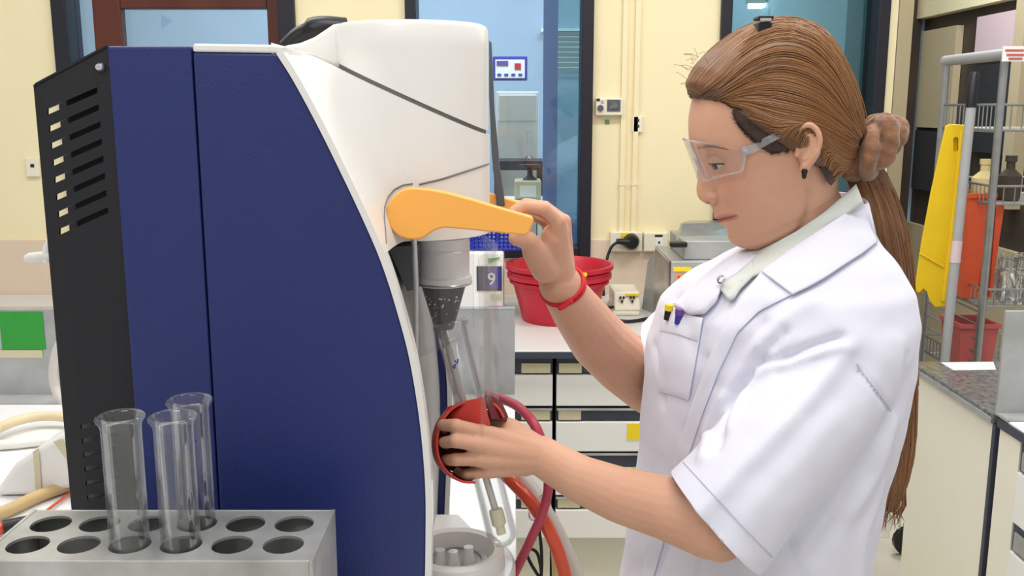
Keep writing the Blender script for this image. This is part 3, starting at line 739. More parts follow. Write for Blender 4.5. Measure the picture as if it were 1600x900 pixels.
for off in (Vector((0, 0, 0)), FAR):
    MB().prism([p + off for p in main_out], (0, T, 0)).build('side_panel', 'blue', ms, 30, bevel=.002)
    rear = [onz(167, 72, ZB + .012), M(167, 72), M(298, 72), onz(298, 72, ZB + .012)]
    rear[1].z = z_top; rear[2].z = z_top
    MB().prism([p + off for p in rear], (0, T, 0)).build('rear_panel', 'blue', ms, bevel=.002)
    # white border following the curve
    o2 = offs(arc, .0065)
    MB().prism([p + off + Vector((0, -.0015, 0)) for p in arc + o2[::-1]], (0, T + .003, 0)).build('white_border', 'white_plastic', ms, 30)
# white top strip over the main panel
tp = [M(301, 81), M(301, 68), M(428, 70), M(445, 72), M(440, 90), M(432, 83)]
MB().prism(tp, (0, Y1 - Y0, 0)).build('top_cover', 'white_plastic', ms, bevel=.002)
rt = [Vector((M(168, 72).x, Y0 + T, z_top - .004)), Vector((M(298, 72).x, Y0 + T, z_top - .004))]
box('rear_top', (rt[0].x, Y0 + T, z_top - .01), (rt[1].x + .003, Y1 - T, z_top - .001), 'blue_edge', ms)
# chassis between the side panels, its grey front follows the curve
ins = offs(arc, -.010)
ch = [onz(301, 82, ZB + .012), M(301, 84)] + ins
MB().prism([p + Vector((0, T, 0)) for p in ch], (0, Y1 - Y0 - 2 * T, 0)).build('chassis', 'grey_panel', ms, 30)
box('partition', (M(167, 72).x + .004, Y0 + T, ZB + .012), (M(167, 72).x + .010, Y1 - T, z_top - .01), 'grey_dark', ms)
box('base_plate', (M(60, 133).x, Y0 + .004, ZB), (xend + .004, Y1 - .004, ZB + .012), 'black_plastic', ms, .002)
# black vented rear casing: two slotted cheeks, sloped top and back
bl_o = [onz(51, 134, ZB + .012), M(51, 134), M(56, 129), M(164, 71), onz(166, 72, ZB + .012)]
bl_o[-1].x = M(169, 72).x; bl_o[3].x = M(169, 72).x - .001
for p in bl_o: p.y += .0015
def slot(xl, yl, xr, yr, h): return [M(xl, yl), M(xr, yr), M(xr, yr + h), M(xl, yl + h)]
slots = []
for i in range(9):
    y = 170 + 26.8 * (i - 1) if i else 146
    slots.append(slot(74 + 2.7 * (i - 1), y, 152 + 2.4 * (i - 1), y - 34, 9.5))
for i in range(6): slots.append(slot(126 + 2 * i, 664 + 22 * i, 180 + 1.6 * i, 652 + 22 * i, 7))
for off in (0, Y1 - Y0 - .003):
    o = sheet([p + Vector((0, off, 0)) for p in bl_o], [[p + Vector((0, off, 0)) for p in s_] for s_ in slots[1:]], (0, .003, 0)).build('vented_cheek', 'black_metal', ms)
MB().prism([M(51, 134), M(56, 129), M(56, 133), M(54, 135)], (0, Y1 - Y0, 0)).build('edge_fold', 'black_metal', ms)
MB().prism([M(56, 129), M(164, 71), M(164, 75), M(56, 133)], (0, Y1 - Y0, 0)).build('sloped_cover', 'black_metal', ms)
for (px, py) in ((157, 105),):
    q = M(px, py); MB().lathe(q, [(0, .005), (.003, .005), (.0045, .003), (.005, 0)], 16, (0, -1, 0)).build('screw', 'chrome', ms, 40)
box('dark_backing', (M(100, 300).x, Y0 + .022, M(97, 480).z), (M(141, 100).x, Y0 + .026, M(140, 110).z), 'black_metal', ms)  # unseen plate added so the slots look dark inside
box('dark_backing', (M(62, 300).x, Y0 + .03, ZB + .012), (M(166, 72).x, Y0 + .034, M(140, 640).z), 'grey_dark', ms)  # unseen plate added to keep the lower slots a faint grey
# white rod added for the light showing at the slot ends
MB().tube([(M(143, 300).x, Y0 + .05, M(140, 340).z), (M(141, 300).x, Y0 + .05, M(140, 165).z)], .0035, 8).build('slot_light_rod', 'hose_white', ms, 60)
# head: flat cheeks run forward into a drum
CX = P(646, 200, YC).x; RD = .0875; zb = P(646, 377, YC - RD).z; ztd = P(646, 29, YC - RD).z
def arcx(z):
    for a, b in zip(arc, arc[1:]):
        if (a.z - z) * (b.z - z) <= 0: return a.x + (b.x - a.x) * (a.z - z) / (a.z - b.z + 1e-9)
    return arc[0].x
def head_ring(z, rr=RD, hw=None):
    xb = max(arcx(min(z, arc[0].z - .001)), -.40) + .007 if z < arc[0].z else arc[0].x - .005
    hw = (Y1 - Y0) / 2 - .001
    def side(s):
        p0 = np.array((xb, YC + s * hw)); p3 = np.array((CX, YC + s * rr))
        L = max(p3[0] - p0[0], .01)
        p1 = p0 + np.array((L * .05, 0)); p2 = p3 - np.array((L * .93, 0)); o = []
        for k in range(14):
            t = k / 13; o.append((1 - t) ** 3 * p0 + 3 * t * (1 - t) ** 2 * p1 + 3 * t * t * (1 - t) * p2 + t ** 3 * p3)
        return o
    near = side(-1); far = side(1)
    mid = [np.array((CX + rr * math.cos(a), YC + rr * math.sin(a))) for a in np.linspace(-math.pi / 2, math.pi / 2, 33)[1:-1]]
    return [(p[0], p[1], z) for p in near + mid + far[::-1]]
zl = np.linspace(zb, ztd - .005, 40)
hb = MB().loft([head_ring(z) for z in zl])
def bisect(mb, co, no):
    b = bmesh.new(); vs = [b.verts.new(p) for p in mb.v]
    for f in mb.f: b.faces.new([vs[i] for i in f])
    bmesh.ops.recalc_face_normals(b, faces=b.faces)
    r = bmesh.ops.bisect_plane(b, geom=b.verts[:] + b.edges[:] + b.faces[:], plane_co=co, plane_no=no, clear_outer=True)
    ed = [e for e in b.edges if e.is_boundary]
    if ed: bmesh.ops.triangle_fill(b, edges=ed, use_beauty=True)
    o = MB(); b.verts.index_update(); o.add([v.co.copy() for v in b.verts], [tuple(v.index for v in f.verts) for f in b.faces]); b.free(); return o
g0, g1 = P(440, 68, YC - RD), P(765, 212, YC - .01)
gd = (g1 - g0).normalized(); gd.y = 0; gd.normalize(); gn = Vector((-gd.z, 0, gd.x))
if gn.z < 0: gn = -gn
low = bisect(hb, g0, gn)
headlow = low.build('head_cover', 'white_plastic', ms, 28, bevel=.0012)
drum = MB().lathe((CX, YC, zb), [(RD - .001, .0)] + [(RD - .001, z - zb) for z in np.linspace(zb, ztd - .006, 12)] + [(RD - .003, ztd - .002 - zb), (RD - .007, ztd - zb), (0, ztd - zb + .003)], 72, cap=True)
cap = bisect(drum, g0 + gn * .0045, -gn)
cap.build('drum_cap', 'white_plastic', ms, 28)
core = bisect(bisect(MB().lathe((CX, YC, zb + .002), [(0, 0), (RD - .004, 0), (RD - .004, .2), (0, .2)], 48), g0 + gn * .006, gn), g0 - gn * .01, -gn)
core.build('drum_core', 'groove', ms, 30)
# fairing behind the drum
fr = [(440, 72), (468, 67), (490, 58), (508, 46), (520, 38), (532, 36), (560, 44), (560, 112), (528, 106)]
MB().prism([P(x, y, YC - .032) for x, y in fr], (0, .064, 0)).build('fairing', 'white_plastic', ms, 30, bevel=.004)
# black hose end standing behind
MB().tube([Vector(p) for p in catmull([P(448, 76, YC + .09), P(470, 56, YC + .09), P(500, 46, YC + .09), P(540, 48, YC + .1)], 16)], [.012] * 8 + [.016] * 8, 12).build('black_hose', 'black_plastic', ms, 50)
# engraved seam on the head, draped on its surface
hbv = bvh_of(headlow)
sl = [drape(hbv, x, y, .0002) for x, y in polyline([(655, 288), (690, 280), (730, 267), (763, 256)], 18)]
sl = [p for p in sl if p is not None]
MB().tube(sl, .0011, 6).build('seam', 'groove', ms, 60)
sl = [drape(hbv, x, y, .0002) for x, y in polyline([(645, 287), (630, 289), (616, 296), (606, 308), (601, 322), (600, 340), (602, 360), (603, 380)], 30)]
sl = [p for p in sl if p is not None]
if len(sl) > 4: MB().tube(sl, .0008, 6).build('seam', 'groove', ms, 60)
# dark shield arm behind the drum
sa = [(764, 62), (768, 66), (773, 175), (781, 260), (787, 300), (789, 322), (776, 322), (768, 240), (764, 150)]
MB().prism([P(x, y, Y1 - .08) for x, y in sa], (0, .012, 0)).build('shield_arm', 'grey_dark', ms, bevel=.002)
# orange fork lever
piv = (645, 334)
YL = YC - RD - .030
lev = []
for a in np.linspace(75, 300, 26):
    lev.append((piv[0] + 41 * math.cos(R(a)) * (1 if True else 1), piv[1] - 41 * math.sin(R(a))))
# contour: circle, then the neck, then the arm
circ = [(piv[0] + 41 * math.cos(R(a)), piv[1] - 41 * math.sin(R(a))) for a in np.linspace(82, 312, 28)]
arm = [(682, 359), (694, 356), (720, 358), (760, 362), (800, 366), (822, 368), (828, 362), (834, 345), (832, 339), (815, 334), (780, 324), (740, 312), (700, 301), (675, 296)]
lo_ = [P(x, y, YL) for x, y in circ + arm]
for yy in (0, 2 * (RD + .030) - .013):
    MB().prism([p + Vector((0, yy, -.009 if yy else 0)) for p in lo_], (0, .013, 0)).build('lever_arm', 'orange', ms, 40, bevel=.002)
bar = P(822, 351, YL)
MB().prism([P(x, y, YL + .013) for x, y in ((808, 347), (827, 349), (824, 362), (806, 361))], (0, 2 * (RD + .030) - .026, 0)).build('lever_crossbar', 'orange', ms, bevel=.003)
hubc = P(645, 334, YL + .013); MB().lathe(hubc, [(0, 0), (.02, 0), (.02, .012), (0, .012)], 24, (0, 1, 0)).build('lever_hub', 'grey_dark', ms, 40)
# spray head under the drum
YP = YC - .0
nz = P(693, 384, YC); nb = P(693, 443, YC)
MB().lathe((nb.x, YC, nb.z), [(0, .012), (.030, .012), (.0335, .009), (.0335, 0), (.031, .004), (.031, nz.z - nb.z + .01), (0, nz.z - nb.z + .01)], 40).build('stopper_sleeve', 'ptfe', ms, 40)
MB().lathe((nb.x, YC, nb.z), [(.033, 0), (.0345, .002), (.033, .004)], 40).build('sleeve_ring', 'steel', ms, 40)
ce = P(693, 508, YC); hh = nb.z - ce.z
MB().lathe((nb.x, YC, ce.z), [(0, -.004), (.011, -.004), (.0125, 0), (.027, hh), (0, hh)], 32).build('rubber_stopper', 'rubber_dark', ms, 40)
for k in range(26):
    a = random.uniform(-2.6, -.4); h = random.uniform(.01, hh * .75); r = .0125 + (.027 - .0125) * h / hh
    if k == 0: dm = MB()
    dm.sphere((nb.x + r * math.cos(a), YC + r * math.sin(a), ce.z + h), random.uniform(.0007, .0015), 8, 5)
dm.build('water_drops', 'chrome', ms, 60, kind='stuff')
MB().tube([P(647, 372, YC - RD - .004), P(650, 445, YC - RD - .002), P(650, 560, YC - RD)], .0032, 8).build('guide_rod', 'steel', ms, 60)
# dark block painted as the shadow in the recess behind the spray head
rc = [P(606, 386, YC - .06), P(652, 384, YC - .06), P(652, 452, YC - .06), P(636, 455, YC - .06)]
MB().prism(rc, (0, .14, 0)).build('recess_shadow_block', 'grey_dark', ms)
# clear splash guard: curved sheet in front of the stopper
gr = []
for k in range(17):
    a = R(-150 + 100 * k / 16); r = .052
    row = []
    for j in range(9):
        t = j / 8; zlo = P(700, 556, YC).z + (k / 16) * .045; zhi = P(700, 380, YC).z
        row.append((nb.x + .004 + r * math.cos(a), YC + r * math.sin(a) * 1.25, zhi + (zlo - zhi) * t))
    gr.append(row)
MB().grid(gr).build('splash_guard', 'clear_plastic', ms, 60, thick=.0022)
gd_ = []
for k in range(13):
    t = k / 12; Yk = YC - .085 + .17 * t; bow = .018 * math.sin(math.pi * t)
    a = P(752, 380, YC).x + bow; 
    gd_.append([(a + .002 * j / 8, Yk, P(760, 384, YC).z + (P(775, 650, YC).z - P(760, 384, YC).z) * j / 8) for j in range(9)])
MB().grid(gd_).build('safety_door', 'clear_plastic', ms, 60, thick=.0025)
# front base with round drip basin
bcx_, bz = P(712, 880, YC - .02).x, P(712, 872, YC - .02).z
bs = [(xend - .03, Y0 + .03), (xend + .02, Y0 + .03)] + [(bcx_ + .012 + .062 * math.cos(a), YC - .01 + .085 * math.sin(a)) for a in np.linspace(-1.35, 1.35, 20)] + [(xend + .02, Y1 - .04), (xend - .03, Y1 - .04)]
MB().prism([(x, y, ZB) for x, y in bs], (0, 0, bz - .012 - ZB)).build('front_base', 'white_plastic', ms, 30, bevel=.004)
bc_ = (bcx_, YC - .01, bz - .012)
MB().lathe(bc_, [(.0, .002), (.040, .002), (.044, .012), (.048, .020), (.056, .022), (.060, .018), (.061, 0)], 40).build('drip_basin', 'white_plastic', ms, 40)
MB().lathe((bc_[0], bc_[1], bc_[2] + .0025), [(0, 0), (.036, 0), (.036, .004), (.032, .004), (.031, .001), (0, .001)], 32).build('basin_seal', 'grey_panel', ms, 40)
for k, (dx, dy) in enumerate(((-.018, -.02), (-.002, -.024), (.016, -.012))):
    MB().lathe((bc_[0] + dx, bc_[1] + dy, bc_[2] + .004), [(0, 0), (.009, 0), (.009, .006), (.006, .016), (.006, .024), (0, .024)], 14).build('basin_stud', 'white_plastic', ms, 40)
# rear connector and tubing of the machine
rcx = P(60, 404, 1.2)
MB().tube([P(40, 404, 1.2), P(46, 403, 1.2), P(80, 399, 1.2)], [.004, .0065, .0065], 10).build('rear_connector', 'white_plastic', ms, 50)
MB().tube([P(74, 410, 1.2), P(74, 388, 1.2), P(78, 376, 1.2)], [.006, .006, .004], 10).build('rear_connector', 'white_plastic', ms, 50)
# ================================================================== TUBE RACK AND GLASS TUBES
ZR = 1.124; hx0, hx1 = -.4245, -.2005; hy = (.786, .829); sx = (hx1 - hx0) / 5
rk = thing('tube_rack', (-.31, .81, ZB), 'worn aluminium tube rack with two rows of six holes', 'rack')
xa, xb_, ya, yb = hx0 - .028, -.1715, .757, .857
tm = MB(); cw, chh = sx / 2, .0215; rh = .0178
def cell(cx, cy, z):
    ca = math.atan2(chh, cw); an = sorted([2 * math.pi * (k + .5) / 32 for k in range(32)] + [ca, math.pi - ca, math.pi + ca, 2 * math.pi - ca]); n = len(an); sq = []; ci = []
    for a in an:
        c, s_ = math.cos(a), math.sin(a)
        m_ = max(abs(c) / cw, abs(s_) / chh); sq.append((cx + c / m_, cy + s_ / m_, z)); ci.append((cx + rh * c, cy + rh * s_, z))
    lo = [(x, y, z - .0025) for x, y, z in ci]
    tm.add(sq + ci + lo, [(k, (k + 1) % n, n + (k + 1) % n, n + k) for k in range(n)] + [(n + k, n + (k + 1) % n, 2 * n + (k + 1) % n, 2 * n + k) for k in range(n)])
for j in (0, 1):
    for i in range(6): cell(hx0 + sx * i, hy[0] + (hy[1] - hy[0]) * j, ZR)
X0c, X1c, Y0c, Y1c = hx0 - cw, hx1 + cw, hy[0] - chh, hy[1] + chh
for lo, hi in (((xa, ya, ZR - .0025), (xb_, Y0c, ZR)), ((xa, Y1c, ZR - .0025), (xb_, yb, ZR)), ((xa, Y0c, ZR - .0025), (X0c, Y1c, ZR)), ((X1c, Y0c, ZR - .0025), (xb_, Y1c, ZR))): tm.box(lo, hi)
tm.build('top_plate', 'alu', rk, recalc=False)
box('front_sheet', (xa, ya - .003, ZB + .02), (xb_, ya, ZR + .0005), 'alu', rk, .001)
box('rear_sheet', (xa, yb, ZB + .02), (xb_, yb + .003, ZR + .0005), 'alu', rk, .001)  # unseen sheet, added full height so the holes look dark inside
for x in (xa - .003, xb_):
    MB().prism([(x, ya - .003, ZB), (x, ya + .012, ZB), (x, ya + .012, ZB + .02), (x, yb - .012, ZB + .02), (x, yb - .012, ZB), (x, yb + .003, ZB), (x, yb + .003, ZR + .0005), (x, ya - .003, ZR + .0005)], (.003, 0, 0)).build('end_plate', 'alu', rk)
box('bottom_plate', (xa, ya, ZB + .028), (xb_, yb, ZB + .030), 'alu', rk)
def tube(cx, cy, ztop, label):
    t = thing('glass_test_tube', (cx, cy, ZB + .031), label, 'test tube', 'glass test tubes in the rack')
    r = .0168; zb_ = ZB + .031; h = ztop - zb_
    pr = [(0, 0)] + [(r * math.sin(a), r - r * math.cos(a)) for a in np.linspace(.15, math.pi / 2, 8)] + [(r, h - .012), (r + .001, h - .008), (r + .0032, h - .005), (r + .004, h - .0025), (r + .003, h - .0004), (r + .001, h), (r - .0012, h - .001), (r - .0018, h - .006), (r - .0018, r)]
    ri = r - .0018
    pr += [(ri * math.sin(a), r - ri * math.cos(a)) for a in np.linspace(math.pi / 2 - .15, .15, 7)] + [(0, .0018)]
    MB().lathe((cx, cy, zb_), pr, 40).build('tube_wall', 'tube_glass', t, 60)
    return t
zr = P(183, 648, .786).z
t1 = tube(hx0 + 2 * sx, hy[0], zr, 'empty glass test tube standing in front of the black vented panel')
t2 = tube(hx0 + 3 * sx, hy[0], zr, 'empty glass test tube in the front row before the blue panel')
t3 = tube(hx0 + 3 * sx, hy[1], P(291, 622, hy[1]).z, 'glass test tube with blue ink mark, in the rear row')
def ink(t, cx, cy, pts):
    m_ = MB()
    for a, b in pts:
        rows = []
        for q in catmull([a, b[0] if isinstance(b[0], tuple) else b], 5): rows.append(q)
        vs = []
        for an, z in rows: vs.append((cx + .0171 * math.cos(an), cy + .0171 * math.sin(an), z))
        m_.tube([Vector(v) for v in vs], .0009, 5)
    m_.build('ink_mark', 'ink_blue', t)
zi = P(300, 690, hy[1] - .017).z
ink(t3, hx0 + 3 * sx, hy[1], [((-1.5, zi - .003), (-1.2, zi + .003)), ((-1.2, zi + .003), (-1.0, zi - .001)), ((-1.75, zi - .008), (-1.6, zi - .003)), ((-1.75, zi - .006), (-1.5, zi - .009))])
# ================================================================== DIGESTION TUBE IN THE MACHINE
dt = thing('digestion_tube', tuple(P(790, 855, 1.08)), 'slanted clear digestion tube being fitted below the stopper', 'test tube')
pt_, pb_ = P(703, 505, 1.10), P(789, 855, 1.05); ax = (pb_ - pt_); Lh = ax.length; r = .0178
pr = [(r + .001, -.002), (r + .0035, .001), (r + .0035, .004), (r, .008), (r, Lh - r)] + [(r * math.cos(a), Lh - r + r * math.sin(a)) for a in np.linspace(.2, 1.5, 7)] + [(0, Lh)]
ri = r - .0016
pr += [(0, Lh - .0016)] + [(ri * math.cos(a), Lh - r + ri * math.sin(a)) for a in np.linspace(1.5, .2, 7)] + [(ri, Lh - r), (ri, .004), (r + .001, -.002)]
MB().lathe(pt_, pr, 40, ax).build('tube_wall', 'tube_glass', dt, 60)
zi = ax.normalized()
u = Vector((0, -1, 0)); u = (u - zi * u.dot(zi)).normalized(); vv = zi.cross(u)
for k, (s_, an) in enumerate(((.045, .05), (.05, .3))):
    m_ = MB(); c0 = pt_ + zi * s_
    m_.tube([c0 + (u * math.cos(an + e) + vv * math.sin(an + e)) * (r + .0004) + zi * g for e, g in ((-.12, -.003), (0, .002), (.1, -.002))], .001, 5); m_.build('ink_mark', 'ink_blue', dt)
dr = thing('steam_pipe', tuple(P(770, 825, 1.06)), 'thin glass steam pipe with cream fitting inside the digestion tube', 'pipe')
s0, s1 = P(690, 510, YC), pt_ + ax * .88
MB().tube([s0, s0 + (s1 - s0) * .5, s1], .0042, 10).build('pipe', 'hose_clear', dr, 60)
f0 = pt_ + ax * .83
MB().lathe(f0, [(0, 0), (.0075, 0), (.0085, .003), (.0085, .018), (.0055, .021), (.0055, .030), (0, .031)], 18, ax).build('pipe_fitting', 'fitting_cream', dr, 40)

# ================================================================== RED SILICONE MITT AROUND THE TUBE
mt = thing('red_silicone_mitt', tuple(P(745, 740, 1.06)), 'curled red silicone heat mitt wrapped round the digestion tube', 'mitt')
# open curl seen end on: axis runs roughly towards the viewer, down and to the side
Lc = P(735, 686, 1.075)
axv = Vector((.18, -1, .35)).normalized()
e1 = Vector((1, 0, 0)); e1 = (e1 - axv * e1.dot(axv)).normalized(); e2 = axv.cross(e1)
if e2.z < 0: e2 = -e2
rows = []
sc = 1.075 * 1.0 / 1500
curl = [(50, 34), (38, 52), (16, 62), (-8, 60), (-34, 48), (-52, 24), (-58, -4), (-54, -32), (-40, -52), (-18, -66), (4, -68)]
cl = catmull(curl, 48)
for k, (cx, cy) in enumerate(cl):
    base = Lc + e1 * (cx * sc) + e2 * (cy * sc)
    t = k / 47
    d = .028
    rows.append([base + axv * (d * (1 - j / 3) - .03 * (j / 3)) for j in range(4)])
MB().grid(rows).build('curled_sheet', 'red_silicone', mt, 60, thick=.003, bevel=.001)
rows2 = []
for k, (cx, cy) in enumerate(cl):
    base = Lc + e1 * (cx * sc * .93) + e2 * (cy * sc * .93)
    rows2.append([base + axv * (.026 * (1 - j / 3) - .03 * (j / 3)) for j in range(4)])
MB().grid(rows2).build('inner_shadow', 'red_silicone_shaded', mt, 60)  # shadow inside the curl, painted as a darker inner sheet
# flap folded over the front
def flap(pts, Ys_, m_='red_silicone'):
    g = []
    n = len(pts[0])
    for row in pts: g.append([P(x, y, Y) for (x, y, Y) in row])
    MB().grid(g).build('folded_flap', m_, mt, 60, thick=.003, bevel=.0008)
flap([[(698, 636, 1.072), (699, 646, 1.068), (702, 664, 1.062)], [(718, 630, 1.066), (720, 644, 1.062), (724, 668, 1.056)], [(738, 625, 1.06), (741, 642, 1.056), (746, 668, 1.052)], [(755, 620, 1.056), (760, 639, 1.052), (766, 664, 1.048)]], 0)
flap([[(757, 618, 1.062), (762, 636, 1.055), (768, 655, 1.05)], [(770, 620, 1.075), (776, 638, 1.07), (782, 656, 1.065)], [(784, 632, 1.10), (790, 645, 1.095), (796, 660, 1.09)]], 0, 'red_silicone_shaded')  # inside of the curl, its shadow put into the darker red
# back plate added behind the fingers, coloured as the shadow inside the curl
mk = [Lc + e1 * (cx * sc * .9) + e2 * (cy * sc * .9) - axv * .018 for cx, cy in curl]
MB().prism(mk, -axv * .003).build('pocket_shadow', 'red_silicone_shaded', mt)

# ================================================================== HOSES
def hose(name, pts, r, m, label, cat='hose', n=60, parts=None):
    t = thing(name, tuple(pts[-1]), label, cat)
    MB().tube([Vector(p) for p in catmull(pts, n)], r, 12).build('hose', m, t, 60)
    return t
hose('red_hose', [P(762, 616, 1.22), P(785, 624, 1.2), P(810, 636, 1.16), P(834, 662, 1.13), P(849, 700, 1.12), P(857, 755, 1.12), P(848, 800, 1.12), P(826, 850, 1.13), P(800, 905, 1.16), P(780, 960, 1.18)], .0062, 'hose_pink', 'dull red rubber hose arching beside the hand down over the bench edge')
oh = hose('orange_hose', [P(745, 700, 1.22), P(775, 728, 1.2), P(800, 752, 1.17), P(830, 785, 1.15), P(858, 830, 1.14), P(878, 880, 1.14), P(893, 950, 1.15)], .0088, 'hose_red', 'thick shiny orange hose below the red mitt')
hose('clear_hose', [P(752, 690, 1.24), P(790, 722, 1.22), P(820, 750, 1.2), P(848, 790, 1.19), P(878, 845, 1.19), P(903, 905, 1.2), P(915, 960, 1.21)], .0092, 'hose_clear', 'clear plastic hose running next to the orange hose')
hose('tan_hose', [P(850, 770, 1.26), P(862, 820, 1.25), P(868, 880, 1.25), P(868, 950, 1.25)], .0055, 'tan_hose', 'thin tan hose hanging between red hose and clear hose')
hose('black_cable', [P(832, 790, 1.17), P(840, 815, 1.17), P(846, 860, 1.17), P(845, 900, 1.17), P(835, 890, 1.17), P(824, 868, 1.175), P(828, 858, 1.175), P(840, 866, 1.175), P(846, 900, 1.18), P(846, 960, 1.18)], .0022, 'black_plastic', 'thin black cable with a small loop under the hoses', 'cable', 80)
q = P(842, 792, 1.155)
tz = MB(); d_ = Vector((.7, 0, -.75)).normalized(); uu = d_.cross(Vector((0, 1, 0))).normalized(); ww = Vector((0, 1, 0))
tz.tube([q + uu * (.017 * math.cos(a)) + ww * (.030 * math.sin(a)) for a in np.linspace(0, 2 * math.pi, 28)], .0014, 6)
tag(tz.build('cable_tie', 'paper_white', None, 60), 'white cable tie binding the orange and clear hoses', 'cable tie')

# ================================================================== CLUTTER LEFT OF THE MACHINE
def bz_(px, py, up): 
    p = PZ(px, py, ZB + up); return p
hose('cream_hose', [bz_(-40, 690, .02), bz_(0, 668, .022), bz_(35, 655, .024), bz_(75, 650, .022), bz_(125, 655, .02), bz_(190, 670, .012)], .0095, 'hose_cream', 'cream hose curving across the bench behind the machine')
hose('white_hose', [bz_(-40, 698, .010), bz_(20, 694, .010), bz_(80, 690, .010), bz_(180, 700, .010)], .009, 'hose_white', 'white hose lying straight on the bench behind the machine')
hose('tan_hose', [bz_(-40, 815, .012), bz_(10, 798, .012), bz_(60, 775, .012), bz_(110, 758, .012), bz_(170, 745, .012)], .0095, 'tan_hose', 'tan hose lying on the bench next to the rack')
hose('clear_tubing', [P(110, 520, 1.7), P(92, 540, 1.7), P(83, 575, 1.7), P(86, 605, 1.7), P(98, 625, 1.68), P(120, 640, 1.66)], .008, 'hose_clear', 'clear tubing loop in front of the steel upstand')
hose('orange_wire', [bz_(70, 800, .004), bz_(90, 785, .006), bz_(112, 770, .006), bz_(150, 760, .004)], .0022, 'hose_red', 'thin orange wire beside the rack', 'wire')
jg = thing('white_container', tuple(bz_(60, 770, 0)), 'white faceted plastic container with taped band lying on the bench', 'container')
Yj = 1.42
fp = [(-6, 792), (-4, 762), (20, 728), (50, 706), (100, 676), (118, 690), (124, 760), (60, 775)]
fp = [P(x, y, Yj) for x, y in fp]
for p in fp: p.z = max(p.z, ZB + .001)
MB().prism(fp, (0, .10, 0)).build('shell', 'white_plastic', jg, 30, bevel=.008)
MB().prism([P(x, y, Yj - .001) for x, y in ((52, 705), (61, 700), (66, 772), (57, 774))], (0, -.0015, 0)).build('tape_band', 'label_beige', jg)
MB().prism([P(x, y, Yj - .001) for x, y in ((84, 690), (96, 685), (122, 730), (118, 735))], (0, -.0015, 0)).build('tape_band', 'label_beige', jg)
sm = thing('small_plug', tuple(bz_(10, 828, 0)), 'small dark plug with orange tip lying at the rack corner', 'plug')
c0 = bz_(5, 825, .012); MB().tube([c0, c0 + Vector((.03, .02, .0))], .011, 12).build('plug_body', 'rubber_dark', sm, 50); MB().sphere(c0 + Vector((-.003, -.002, 0)), .009, 12, 8).build('plug_tip', 'hose_red', sm, 60)
# ================================================================== THE PERSON
YH = 1.15; TH = R(16)
HO = P(1215, 215, YH)
Fd = Vector((-math.cos(TH), 0, -math.sin(TH))); Ud = Vector((-math.sin(TH), 0, math.cos(TH))); Wd = Vector((0, -1, 0))
def uvw(px, py, w_=0.0):
    p = P(px, py, YH - w_) - HO
    return np.array((p.dot(Fd), p.dot(Ud), w_))
def to_world(q):
    return HO + Fd * float(q[0]) + Ud * float(q[1]) + Wd * float(q[2])
def remesh(mb, voxel, it=4, fac=.5):
    me = bpy.data.meshes.new('tmp'); me.from_pydata(mb.v, [], mb.f)
    b = bmesh.new(); b.from_mesh(me); bmesh.ops.recalc_face_normals(b, faces=b.faces); b.to_mesh(me); b.free()
    o = bpy.data.objects.new('tmp', me); COL.objects.link(o)
    m_ = o.modifiers.new('r', 'REMESH'); m_.mode = 'VOXEL'; m_.voxel_size = voxel
    if it: s_ = o.modifiers.new('s', 'SMOOTH'); s_.factor = fac; s_.iterations = it
    dg = bpy.context.evaluated_depsgraph_get(); dg.update()
    e = o.evaluated_get(dg); em = e.to_mesh()
    nv = len(em.vertices); co = np.empty(nv * 3); em.vertices.foreach_get('co', co)
    fs = [tuple(p.vertices) for p in em.polygons]; e.to_mesh_clear()
    bpy.data.objects.remove(o); bpy.data.meshes.remove(me)
    out = MB(); out.v = [tuple(c) for c in co.reshape(-1, 3)]; out.f = fs
    return out
def vnormals(v, f):
    v = np.asarray(v); n = np.zeros_like(v)
    for fc in f:
        a, b, c = v[fc[0]], v[fc[1]], v[fc[2]]; nn = np.cross(b - a, c - a)
        for i in fc: n[i] += nn
    return n / np.maximum(np.linalg.norm(n, axis=1, keepdims=True), 1e-12)
def dist_poly(v, pts):
    """distance of vertices to a polyline"""
    d = np.full(len(v), 9.0)
    for a, b in zip(pts, pts[1:]):
        a, b = np.asarray(a, float), np.asarray(b, float); ab = b - a
        t = np.clip(((v - a) @ ab) / max(ab @ ab, 1e-12), 0, 1); d = np.minimum(d, np.linalg.norm(v - (a + t[:, None] * ab), axis=1))
    return d
